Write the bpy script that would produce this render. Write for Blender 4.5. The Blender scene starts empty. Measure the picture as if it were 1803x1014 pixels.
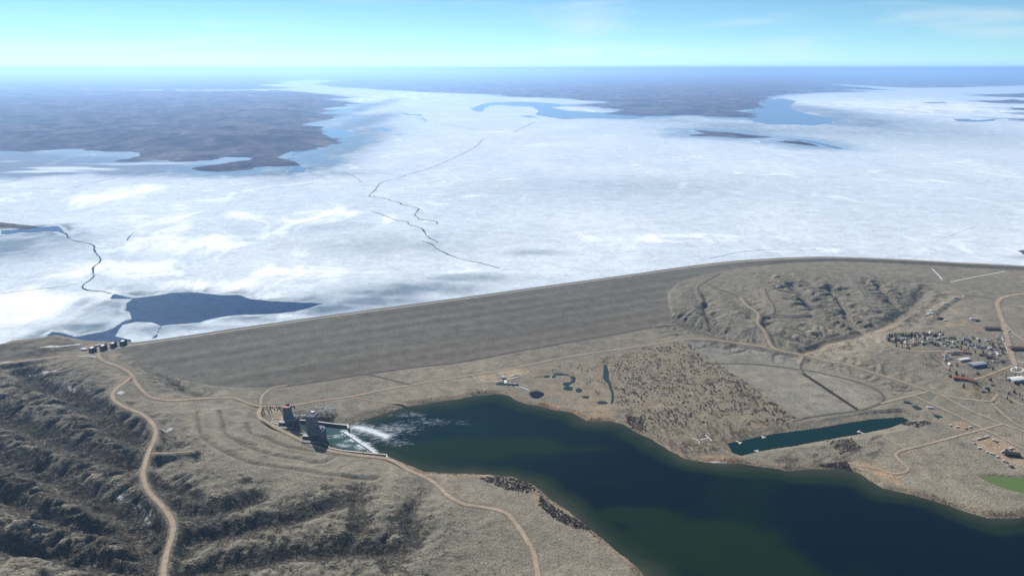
import bpy, math, random
import numpy as np
from mathutils import Vector

# ------------------------------------------------------------------ camera, sky, sun, exposure
SC = bpy.context.scene
COL = SC.collection
F, CX, CY, HC = 1230.0, 901.5, 507.0, 900.0          # focal length in photo pixels, photo centre, height over the river
TH = math.atan((CY - 120.0) / F)
cam_d = bpy.data.cameras.new('camera'); cam = bpy.data.objects.new('camera', cam_d); COL.objects.link(cam)
cam_d.sensor_width = 36.0; cam_d.lens = 36.0 * F / 1803.0
cam_d.clip_start = 5.0; cam_d.clip_end = 400000.0
cam.location = (0, 0, HC); cam.rotation_euler = (math.pi / 2 - TH, 0, 0)
SC.camera = cam

SUN_EL, SUN_AZ = math.radians(36), math.radians(-30)   # azimuth measured from +Y (view direction) towards +X
world = bpy.data.worlds.new('World'); SC.world = world; world.use_nodes = True
wn = world.node_tree; wn.nodes.clear()
w_out = wn.nodes.new('ShaderNodeOutputWorld'); w_bg = wn.nodes.new('ShaderNodeBackground')
w_sky = wn.nodes.new('ShaderNodeTexSky'); w_sky.sky_type = 'NISHITA'; w_sky.sun_disc = False
w_sky.sun_elevation = SUN_EL; w_sky.sun_rotation = SUN_AZ
w_sky.altitude = 900; w_sky.air_density = 0.5; w_sky.dust_density = 0.0; w_sky.ozone_density = 1.8
w_bg.inputs['Strength'].default_value = 0.094
# thin cirrus streaks, laid over the whole sky dome by direction
w_tc = wn.nodes.new('ShaderNodeTexCoord'); w_map = wn.nodes.new('ShaderNodeMapping')
w_map.inputs['Scale'].default_value = (1.6, 1.6, 13.0); w_map.inputs['Rotation'].default_value = (0.03, 0.10, 0.4)
w_map.inputs['Location'].default_value = (10.96, 4.88, 0.0)
w_no = wn.nodes.new('ShaderNodeTexNoise'); w_no.inputs['Scale'].default_value = 2.3; w_no.inputs['Detail'].default_value = 7
w_no.inputs['Distortion'].default_value = 0.6
w_rp = wn.nodes.new('ShaderNodeValToRGB'); w_rp.color_ramp.elements[0].position = 0.50; w_rp.color_ramp.elements[1].position = 0.74
w_rp.color_ramp.elements[1].color = (0.5, 0.5, 0.5, 1)
w_mx = wn.nodes.new('ShaderNodeMixRGB'); w_mx.inputs[2].default_value = (7.5, 8.0, 8.3, 1)
wl = wn.links.new
wl(w_tc.outputs['Generated'], w_map.inputs['Vector']); wl(w_map.outputs['Vector'], w_no.inputs['Vector'])
wl(w_no.outputs['Fac'], w_rp.inputs['Fac']); wl(w_rp.outputs['Color'], w_mx.inputs['Fac'])
w_ti = wn.nodes.new('ShaderNodeMixRGB'); w_ti.blend_type = 'MULTIPLY'; w_ti.inputs[0].default_value = 1.0; w_ti.inputs[2].default_value = (0.80, 1.03, 0.95, 1)
wl(w_sky.outputs['Color'], w_ti.inputs[1]); wl(w_ti.outputs['Color'], w_mx.inputs[1]); wl(w_mx.outputs['Color'], w_bg.inputs['Color']); wl(w_bg.outputs['Background'], w_out.inputs['Surface'])

sun_d = bpy.data.lights.new('sun', 'SUN'); sun = bpy.data.objects.new('sun', sun_d); COL.objects.link(sun)
sun_d.energy = 5.0; sun_d.angle = math.radians(0.5); sun_d.color = (1.0, 0.965, 0.92)
SUNV = Vector((math.sin(SUN_AZ) * math.cos(SUN_EL), math.cos(SUN_AZ) * math.cos(SUN_EL), math.sin(SUN_EL)))
sun.rotation_euler = SUNV.to_track_quat('Z', 'Y').to_euler(); sun.location = (0, 0, 3000)

vs = SC.view_settings; vs.view_transform = 'Standard'; vs.look = 'None'; vs.exposure = 0.38; vs.gamma = 1.0; vs.use_curve_mapping = False
SC.cycles.max_bounces = 5; SC.cycles.diffuse_bounces = 2; SC.cycles.glossy_bounces = 2; SC.cycles.volume_bounces = 2
SC.cycles.use_denoising = True

# ------------------------------------------------------------------ helpers
RNG = np.random.default_rng(7); random.seed(7)
CT, ST = math.cos(TH), math.sin(TH)
def ray(px, py):
    a, b = (px - CX) / F, (py - CY) / F
    return np.array([a, CT - b * ST, -ST - b * CT])
def W(px, py, z):                                       # the point of height z seen at a photo pixel
    d = ray(px, py); t = (z - HC) / d[2]
    return np.array([d[0] * t, d[1] * t, z])
def WL(pts, z): return np.array([W(x, y, z)[:2] for x, y in pts])
def ZM(ox, oy, s, pts): return [(ox + x / s, oy + y / s) for x, y in pts]   # points read in an enlargement

def hsh(ix, iy, seed):
    with np.errstate(over='ignore'):
        h = (ix.astype(np.uint32) * np.uint32(374761393)) ^ (iy.astype(np.uint32) * np.uint32(668265263)) ^ np.uint32((seed * 2246822519) & 0xffffffff)
        h = (h ^ (h >> np.uint32(13))) * np.uint32(1274126177)
        return h ^ (h >> np.uint32(16))
def perlin(x, y, seed=0):
    ix, iy = np.floor(x).astype(np.int64), np.floor(y).astype(np.int64); fx, fy = x - ix, y - iy
    u, v = fx * fx * fx * (fx * (fx * 6 - 15) + 10), fy * fy * fy * (fy * (fy * 6 - 15) + 10)
    def g(a, b, dx, dy):
        t = hsh(a, b, seed).astype(np.float32) * np.float32(2 * math.pi / 4294967296.0)
        return np.cos(t) * dx + np.sin(t) * dy
    n0 = g(ix, iy, fx, fy) * (1 - u) + g(ix + 1, iy, fx - 1, fy) * u
    n1 = g(ix, iy + 1, fx, fy - 1) * (1 - u) + g(ix + 1, iy + 1, fx - 1, fy - 1) * u
    return (n0 * (1 - v) + n1 * v) * 1.5
def fbm(x, y, wl_, octs=4, seed=0, gain=0.5, ridged=False):
    s, a, f, tot = 0, 1.0, 1.0 / wl_, 0
    for o in range(octs):
        n = perlin(x * f + 17.3 * o, y * f - 9.1 * o, seed + o)
        s = s + a * ((1 - 2 * np.abs(n)) if ridged else n); tot += a; a *= gain; f *= 2.03
    return s / tot
def sstep(a, b, x):
    t = np.clip((x - a) / (b - a), 0, 1); return t * t * (3 - 2 * t)
def mix(a, b, t): return a * (1 - t) + b * t

class Grid:
    def __init__(s, xs, ys):
        s.xs, s.ys = xs, ys; s.X, s.Y = np.meshgrid(xs, ys); s.shape = s.X.shape
    def win(s, pts, m):
        x0, x1 = np.searchsorted(s.xs, [pts[:, 0].min() - m, pts[:, 0].max() + m])
        y0, y1 = np.searchsorted(s.ys, [pts[:, 1].min() - m, pts[:, 1].max() + m])
        return slice(y0, y1), slice(x0, x1)
    def sdf(s, poly, m):                                # signed distance, positive inside, clipped at -m outside
        poly = np.asarray(poly, float); out = np.full(s.shape, -float(m), np.float64)
        w = s.win(poly, m); x, y = s.X[w], s.Y[w]
        if x.size == 0: return out
        d2 = np.full(x.shape, 1e18); ins = np.zeros(x.shape, bool)
        for (ax, ay), (bx, by) in zip(poly, np.roll(poly, -1, 0)):
            ex, ey = bx - ax, by - ay
            t = np.clip(((x - ax) * ex + (y - ay) * ey) / (ex * ex + ey * ey + 1e-9), 0, 1)
            d2 = np.minimum(d2, (x - ax - t * ex) ** 2 + (y - ay - t * ey) ** 2)
            c = (ay > y) != (by > y)
            if by != ay: ins ^= c & (x < ax + (y - ay) * ex / ey)
        d = np.sqrt(d2); out[w] = np.maximum(np.where(ins, d, -d), -m); return out
    def line(s, pts, m):                                # distance to a polyline and the value carried along it (3rd column)
        pts = np.asarray(pts, float); D = np.full(s.shape, 1e9); V = np.zeros(s.shape)
        has = pts.shape[1] > 2
        for a, b in zip(pts[:-1], pts[1:]):
            w = s.win(np.array([a, b]), m); x, y = s.X[w], s.Y[w]
            if x.size == 0: continue
            ex, ey = b[0] - a[0], b[1] - a[1]
            t = np.clip(((x - a[0]) * ex + (y - a[1]) * ey) / (ex * ex + ey * ey + 1e-9), 0, 1)
            d = np.hypot(x - a[0] - t * ex, y - a[1] - t * ey); dw = D[w]; k = d < dw
            dw[k] = d[k]
            if has: vw = V[w]; vw[k] = (a[2] + t * (b[2] - a[2]))[k]
        return D, V
    def samp(s, H, x, y):
        i = np.clip(np.searchsorted(s.xs, x) - 1, 0, len(s.xs) - 2); j = np.clip(np.searchsorted(s.ys, y) - 1, 0, len(s.ys) - 2)
        u = np.clip((x - s.xs[i]) / (s.xs[i + 1] - s.xs[i]), 0, 1); v = np.clip((y - s.ys[j]) / (s.ys[j + 1] - s.ys[j]), 0, 1)
        return (H[j, i] * (1 - u) + H[j, i + 1] * u) * (1 - v) + (H[j + 1, i] * (1 - u) + H[j + 1, i + 1] * u) * v
    def mesh(s, name, H, mat, cols=None, keep=None, smooth=True):
        ny, nx = s.shape; n = ny * nx
        idx = np.arange(n).reshape(ny, nx)
        q = np.stack([idx[:-1, :-1], idx[:-1, 1:], idx[1:, 1:], idx[1:, :-1]], -1).reshape(-1, 4)
        if keep is not None:
            kf = (keep[:-1, :-1] | keep[:-1, 1:] | keep[1:, 1:] | keep[1:, :-1]).reshape(-1); q = q[kf]
        co = np.stack([s.X, s.Y, H], -1).reshape(-1, 3)
        return raw_mesh(name, co, q, mat, cols, smooth)

def raw_mesh(name, co, q, mat, cols=None, smooth=False, parent=None):
    co = np.asarray(co, np.float32); q = np.asarray(q, np.int32); k = q.shape[1]
    used = np.unique(q)
    if len(used) < len(co):
        rm = np.full(len(co), -1, np.int32); rm[used] = np.arange(len(used)); q = rm[q]; co = co[used]
        if cols is not None: cols = {kk: c.reshape(-1, c.shape[-1])[used] for kk, c in cols.items()}
    me = bpy.data.meshes.new(name); me.vertices.add(len(co)); me.vertices.foreach_set('co', co.ravel())
    me.loops.add(q.size); me.loops.foreach_set('vertex_index', q.ravel())
    me.polygons.add(len(q)); me.polygons.foreach_set('loop_start', np.arange(0, q.size, k, dtype=np.int32))
    me.polygons.foreach_set('loop_total', np.full(len(q), k, np.int32))
    me.update(calc_edges=True)
    if smooth: me.polygons.foreach_set('use_smooth', np.ones(len(q), bool))
    if cols is not None:
        for kk, c in cols.items():
            c = np.asarray(c, np.float32).reshape(-1, 3); at = me.attributes.new(kk, 'FLOAT_COLOR', 'POINT')
            at.data.foreach_set('color', np.concatenate([c, np.ones((len(c), 1), np.float32)], 1).ravel())
    me.materials.append(mat)
    o = bpy.data.objects.new(name, me); COL.objects.link(o)
    if parent is not None: o.parent = parent
    return o
def struct(o): o['kind'] = 'structure'; return o
def stuff(o, label, cat): o['kind'] = 'stuff'; o['label'] = label; o['category'] = cat; return o

class NT:                                               # small shader-node writer
    def __init__(s, name):
        s.m = bpy.data.materials.new(name); s.m.use_nodes = True; s.t = s.m.node_tree; s.t.nodes.clear()
        s.out = s.t.nodes.new('ShaderNodeOutputMaterial'); s.b = s.t.nodes.new('ShaderNodeBsdfPrincipled')
        s.t.links.new(s.b.outputs[0], s.out.inputs['Surface'])
    def n(s, t, **kw):
        nd = s.t.nodes.new('ShaderNode' + t)
        for k, v in kw.items():
            if k[0] == '_': setattr(nd, k[1:], v)
            else:
                sock = nd.inputs[int(k[1:])] if (k[0] == 'i' and k[1:].isdigit()) else nd.inputs[k.replace('__', ' ')]
                if hasattr(v, 'is_linked'): s.t.links.new(v, sock)
                else: sock.default_value = v
        return nd
    def noise(s, scale, detail=4, vec=None, rough=0.55, dist=0.0):
        kw = dict(Scale=scale, Detail=detail, Roughness=rough, Distortion=dist)
        nd = s.n('TexNoise', **kw)
        if vec is not None: s.t.links.new(vec, nd.inputs['Vector'])
        return nd.outputs['Fac']
    def pos(s, sc=(1, 1, 1), rot=(0, 0, 0)):
        g = s.n('NewGeometry'); mp = s.n('Mapping', Scale=sc, Rotation=rot); s.t.links.new(g.outputs['Position'], mp.inputs['Vector'])
        return mp.outputs['Vector']
    def rng(s, v, a, b, c, d): return s.n('MapRange', i0=v, i1=a, i2=b, i3=c, i4=d).outputs[0]
    def math(s, op, a, b=0.0): return s.n('Math', _operation=op, i0=a, i1=b).outputs[0]
    def mixc(s, f, a, b, mode='MIX'): return s.n('MixRGB', _blend_type=mode, i0=f, i1=a, i2=b).outputs[0]
    def attr(s, name): return s.n('Attribute', _attribute_name=name).outputs['Color']
    def bump(s, h, dist, strength=1.0):
        b = s.n('Bump', Strength=strength, Distance=dist, Height=h); s.t.links.new(b.outputs[0], s.b.inputs['Normal'])
    def set(s, **kw):
        for k, v in kw.items():
            sock = s.b.inputs[k.replace('__', ' ')]
            if hasattr(v, 'is_linked'): s.t.links.new(v, sock)
            else: sock.default_value = v
        return s.m
def col4(c): return (c[0], c[1], c[2], 1)

def ground_mat(name, amp=0.55, fine=0.35, bumpd=1.2, s1=0.03, s2=0.22, speck=False):
    t = NT(name); p = t.pos()
    a = t.rng(t.noise(s1, 5, p, 0.65), 0.3, 0.7, 1 - amp, 1 + amp * 0.8)
    b = t.rng(t.noise(s2, 4, p, 0.75), 0.32, 0.68, 1 - fine, 1 + fine)
    f = t.math('MULTIPLY', a, b)
    c = t.n('VectorMath', _operation='SCALE', i0=t.attr('col')); t.t.links.new(f, c.inputs['Scale']); c = c.outputs[0]
    if speck:                                           # shrubs and tufts too small to build, thicker where the mask says so
        sp = t.n('SeparateColor', Color=t.attr('mask')); k = t.math('ADD', t.noise(0.12, 5, p, 0.72), t.math('MULTIPLY', sp.outputs[0], 0.20))
        c = t.mixc(t.rng(k, 0.62, 0.67, 0.0, 0.80), c, (.040, .036, .030, 1))
        k2 = t.math('ADD', t.noise(0.16, 4, p, 0.7), t.math('MULTIPLY', sp.outputs[1], 0.13)); c = t.mixc(t.rng(k2, 0.62, 0.72, 0.0, 0.55), c, (.07, .058, .045, 1))
    h = t.math('ADD', t.noise(0.09, 4, p, 0.7), t.noise(0.3, 2, p))
    if speck:                                           # fine rills on the eroded slopes
        rl = t.math('ABSOLUTE', t.math('SUBTRACT', t.noise(0.018, 5, p, 0.58, 0.4), 0.5)); h = t.math('ADD', h, t.math('MULTIPLY', t.math('MULTIPLY', rl, sp.outputs[2]), 9.0))
    t.bump(h, bumpd)
    return t.set(Base__Color=c, Roughness=1.0, Specular__IOR__Level=0.0)
def plain_mat(name, c, rough=0.8, var=0.15, sc=0.15, spec=0.3):
    t = NT(name); k = t.rng(t.noise(sc, 4, t.pos()), 0.3, 0.7, 1 - var, 1 + var)
    v = t.n('VectorMath', _operation='SCALE', i0=tuple(c)); t.t.links.new(k, v.inputs['Scale'])
    return t.set(Base__Color=v.outputs[0], Roughness=rough, Specular__IOR__Level=spec)

def spline(pts, step):                                  # Catmull-Rom through points, resampled evenly
    P = np.asarray(pts, float); P = np.vstack([2 * P[0] - P[1], P, 2 * P[-1] - P[-2]]); out = []
    for i in range(1, len(P) - 2):
        a, b, c, d = P[i - 1], P[i], P[i + 1], P[i + 2]
        for t in np.linspace(0, 1, 14, endpoint=False):
            out.append(0.5 * (2 * b + (c - a) * t + (2 * a - 5 * b + 4 * c - d) * t * t + (3 * b - a - 3 * c + d) * t ** 3))
    out = np.array(out + [P[-2]]); L = np.concatenate([[0], np.cumsum(np.hypot(*np.diff(out[:, :2], axis=0).T))])
    n = max(2, int(L[-1] / step)); s = np.linspace(0, L[-1], n + 1)
    return np.stack([np.interp(s, L, out[:, k]) for k in range(out.shape[1])], 1)
def smooth1(a, n):
    if len(a) < 3: return a
    n = min(n, len(a) // 2 * 2 - 1); k = max(1, n // 2); p = np.pad(a, k, mode='edge'); return np.convolve(p, np.ones(2 * k + 1) / (2 * k + 1), 'valid')

# ------------------------------------------------------------------ the dam's line and the shape of its faces
ZL, ZC, DSL = 62.0, 76.0, 0.169                         # lake level, crest level, fall of the downstream face
CREST_PX = [(190, 617), (223, 609), (290, 599.5), (359, 589.5), (450, 576), (600, 555), (760, 533.5), (860, 520), (1000, 500.5), (1100, 487), (1200, 473), (1300, 461.5), (1400, 455.5), (1480, 454), (1600, 458.5), (1700, 464), (1803, 469), (1950, 478), (2150, 492)]
CREST = spline(WL(CREST_PX, ZC), 12.0)
def crest_dist(G):                                      # + downstream (towards the camera), - on the lake side
    D = np.full(G.shape, 1e9); S = np.ones(G.shape)
    C = CREST[::4]
    for a, b in zip(C[:-1], C[1:]):
        ex, ey = b - a; t = np.clip(((G.X - a[0]) * ex + (G.Y - a[1]) * ey) / (ex * ex + ey * ey), 0, 1)
        dx, dy = G.X - a[0] - t * ex, G.Y - a[1] - t * ey; d = np.hypot(dx, dy); k = d < D
        D[k] = d[k]; S[k] = np.where(ex * dy - ey * dx < 0, 1, -1)[k]
    return D * S

# ------------------------------------------------------------------ near terrain: base shape from spot heights (pixel, height, roughness)
SPOT = [(-250, 690, 84, 14), (0, 650, 79, 8), (103, 629, 76, 4), (169, 623, 76, 1), (-200, 640, 80, 8), (30, 622, 84, 6), (90, 612, 80, 5), (60, 602, 72, 3), (140, 612, 76, 1), (195, 606, 75, 1),
 (0, 700, 84, 17), (0, 800, 92, 20), (0, 947, 98, 22), (0, 1030, 100, 22), (-300, 850, 95, 20), (150, 690, 80, 15), (150, 800, 86, 20), (150, 947, 90, 22), (200, 690, 72, 4), (250, 722, 68, 6),
 (200, 1030, 92, 22), (260, 800, 72, 12), (290, 900, 74, 14), (300, 980, 76, 16), (225, 655, 66, 2), (250, 690, 57, 2), (262, 697, 53, 2), (300, 704, 47, 2), (380, 700, 37, 2), (440, 710, 24, 1), (462, 716, 18, 0),
 (260, 650, 58, 5), (310, 680, 40, 6), (380, 690, 28, 3), (450, 690, 18, 1), (330, 735, 58, 6), (400, 730, 42, 1), (350, 800, 60, 9), (450, 760, 34, 1), (500, 790, 26, 1), (400, 800, 52, 2), (400, 860, 64, 13),
 (500, 850, 50, 9), (500, 735, 13, 0), (560, 765, 12, 0), (590, 790, 11, 0), (600, 810, 17, 1), (660, 830, 20, 2), (600, 870, 44, 10), (700, 880, 30, 9), (700, 950, 40, 12), (800, 890, 20, 5), (560, 950, 60, 13), (450, 950, 70, 15),
 (900, 930, 13, 4), (850, 860, 9, 2), (780, 840, 7, 1), (950, 885, 5, 1), (1000, 920, 6, 1), (800, 1000, 22, 8), (950, 1014, 12, 4), (1060, 990, 6, 1), (600, 1030, 55, 12), (400, 1030, 74, 16),
 (540, 720, 13, 0), (620, 700, 12, 0), (640, 680, 12, 0), (700, 660, 11, 0), (700, 700, 8, 0), (560, 690, 13, 1), (850, 650, 10, 0), (850, 680, 6, 0), (916, 622, 12, 0), (1100, 620, 9, 0), (1150, 580, 12, 1), (1200, 600, 10, 0.5),
 (1000, 690, 4.5, 0.4), (1100, 730, 4, 0.4), (1200, 700, 6, 0.5), (1300, 640, 10, 0.5), (1300, 740, 5, 0.4), (1400, 640, 12, 0.5), (1480, 660, 14, 0.5), (1560, 690, 14, 0.5), (1640, 705, 14, 0.5), (1720, 750, 13, 0.5), (1803, 800, 11, 0.5),
 (1600, 800, 7, 0.6), (1480, 800, 5, 0.5), (1400, 800, 4, 0.4), (1700, 850, 6, 0.5), (1803, 880, 6, 0.5), (1950, 850, 8, 1), (1400, 750, 6, 0.4), (1500, 735, 8, 0.4),
 (1200, 515, 60, 4), (1250, 498, 67, 3), (1300, 482, 72, 2), (1400, 474, 73, 2), (1500, 468, 73, 1), (1600, 472, 73, 1), (1803, 482, 72, 1), (2050, 505, 72, 2), (1200, 545, 42, 10), (1250, 540, 50, 10), (1300, 525, 60, 6),
 (1350, 535, 60, 3), (1400, 500, 66, 7), (1440, 540, 52, 9), (1240, 583, 16, 6), (1300, 600, 13, 4), (1300, 570, 36, 12), (1370, 575, 40, 12), (1420, 560, 44, 11), (1400, 612, 15, 4), (1440, 604, 19, 4), (1500, 583, 30, 4), (1550, 563, 40, 5), (1500, 545, 46, 11),
 (1560, 525, 54, 10), (1600, 510, 62, 6), (1680, 510, 66, 2), (1750, 520, 64, 1), (1803, 560, 58, 1), (2000, 600, 56, 2), (1620, 550, 52, 5), (1700, 560, 54, 1.5), (1640, 580, 45, 3), (1700, 605, 43, 1), (1750, 620, 42, 1), (1803, 640, 40, 1),
 (1580, 600, 42, 1), (1530, 600, 38, 5), (1500, 615, 30, 6), (1460, 625, 18, 3), (1560, 635, 30, 7), (1560, 658, 18, 2), (1620, 640, 32, 5), (1640, 672, 22, 4), (1680, 640, 38, 1), (1700, 675, 28, 2), (1760, 690, 26, 1), (1803, 700, 25, 1), (1803, 740, 16, 0.6), (2000, 720, 24, 2)]
GN = Grid(np.arange(-2520, 2700, 5.0), np.arange(840, 3170, 5.0))
sp = np.array([list(W(a, b, z)) + [am] for a, b, z, am in SPOT])
def rbf(vals):
    d = np.hypot(sp[:, None, 0] - sp[None, :, 0], sp[:, None, 1] - sp[None, :, 1]); n = len(sp)
    A = np.zeros((n + 1, n + 1)); A[:n, :n] = -d - np.eye(n) * 4.0; A[:n, n] = 1; A[n, :n] = 1
    w = np.linalg.solve(A, np.append(vals, 0)); out = np.full(GN.shape, w[n])
    for i in range(n): out -= w[i] * np.hypot(GN.X - sp[i, 0], GN.Y - sp[i, 1])
    return out
BASE = rbf(sp[:, 2]); AMP = np.clip(rbf(sp[:, 3]), 0, 26)
for _ in range(4):                                      # round off the cusps at the spots
    BASE[1:-1, 1:-1] = (BASE[:-2, 1:-1] + BASE[2:, 1:-1] + BASE[1:-1, :-2] + BASE[1:-1, 2:] + 2 * BASE[1:-1, 1:-1]) / 6
def hit(px, py, H=None):                                # where a photo pixel's ray meets the ground
    H = BASE if H is None else H; d = ray(px, py); z = 30.0
    for _ in range(14):
        t = (z - HC) / d[2]; z = 0.5 * z + 0.5 * float(GN.samp(H, d[0] * t, d[1] * t))
    t = (z - HC) / d[2]; return np.array([d[0] * t, d[1] * t, z])

# ------------------------------------------------------------------ water outlines (photo pixels on the river plane)
RIVER_PX = [(620, 746.5), (648, 736), (684, 725), (720, 714.6), (760, 708), (800, 703), (847, 695), (877, 693), (897, 696), (911, 705.6), (925, 711), (955, 715), (977, 721), (1008, 726), (1033, 740), (1077, 741.6), (1099, 746), (1113, 757), (1147, 773), (1174, 789), (1205, 807), (1244, 814), (1282, 815),
 (1300, 814), (1330, 820), (1386, 828), (1437, 825), (1471, 825), (1511, 831), (1532, 845), (1554, 858), (1600, 869), (1646, 881), (1697, 900), (1743, 912), (1777, 911.5), (1803, 909), (1900, 903), (2200, 890), (2600, 960), (2600, 1400), (1400, 1400), (1230, 1100), (1140, 1020), (1100, 980), (1058, 947), (1045, 935), (1020, 915), (990, 895), (960, 872), (935, 852), (900, 839),
 (830, 834), (788, 834), (747, 831), (705, 813), (682, 803), (640, 798), (604, 793), (579, 786), (550, 773), (540, 762), (524, 752), (529, 739.5), (560, 743), (610, 749)]
CHAN_PX = [(1281, 781), (1300, 777), (1355, 765), (1438, 754), (1484, 746), (1535, 738), (1587, 734), (1602, 740), (1567, 753), (1523, 762), (1462, 773), (1392, 786), (1361, 790), (1330, 796), (1306, 802), (1290, 797)]
LAGOON_PX = [(1725, 840), (1745, 838), (1803, 841), (1900, 850), (1930, 872), (1803, 869), (1775, 862), (1748, 852)]
def ell(cx, cy, rx, ry, n=20, a0=0.0):
    return [(cx + rx * math.cos(a) * (1 + 0.12 * math.sin(3 * a + cx)), cy + ry * math.sin(a) * (1 + 0.12 * math.cos(2 * a + cy))) for a in np.linspace(0, 2 * math.pi, n, endpoint=False)]
PONDS_PX = [ZM(820, 640, 6.935, p) for p in (ell(990, 158, 42, 15), ell(1077, 160, 26, 15), [(1060, 125), (1120, 112), (1250, 130), (1255, 148), (1180, 142), (1080, 138)], [(1272, 150), (1330, 155), (1342, 195), (1328, 232), (1280, 225), (1300, 190)], ell(1240, 247, 52, 20), ell(1255, 300, 60, 24), ell(1383, 325, 40, 26), ell(1468, 407, 42, 17), ell(1665, 475, 72, 18),
 [(1685, 15), (1715, 10), (1750, 110), (1745, 180), (1770, 250), (1803, 330), (1808, 430), (1790, 480), (1768, 470), (1785, 400), (1770, 330), (1735, 240), (1685, 190), (1682, 100)])]
RECT_PX = [ZM(1560, 690, 7.243, p) for p in ([(340, 185), (380, 165), (475, 210), (440, 230), (400, 225)], [(600, 300), (650, 284), (735, 318), (668, 338)])] + [ZM(820, 640, 6.935, [(365, 262), (372, 238), (478, 222), (490, 262)])]
ROUND_PX = ell(945, 694.5, 13, 6, 28)
LAKE_PX = [(-500, 690), (-300, 662), (-100, 627), (0, 608), (20, 601), (50, 598), (80, 594), (100, 590), (123, 594.5), (150, 600), (186, 601.5), (215, 602)]
river_w = WL(RIVER_PX, 0.0); lake_near = np.vstack([WL(LAKE_PX, ZL), CREST[::3][2:] + np.array([-20, 55]), [[6000, 4000], [6000, 9000], [-6000, 9000], [-6000, 2500]]])

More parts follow.
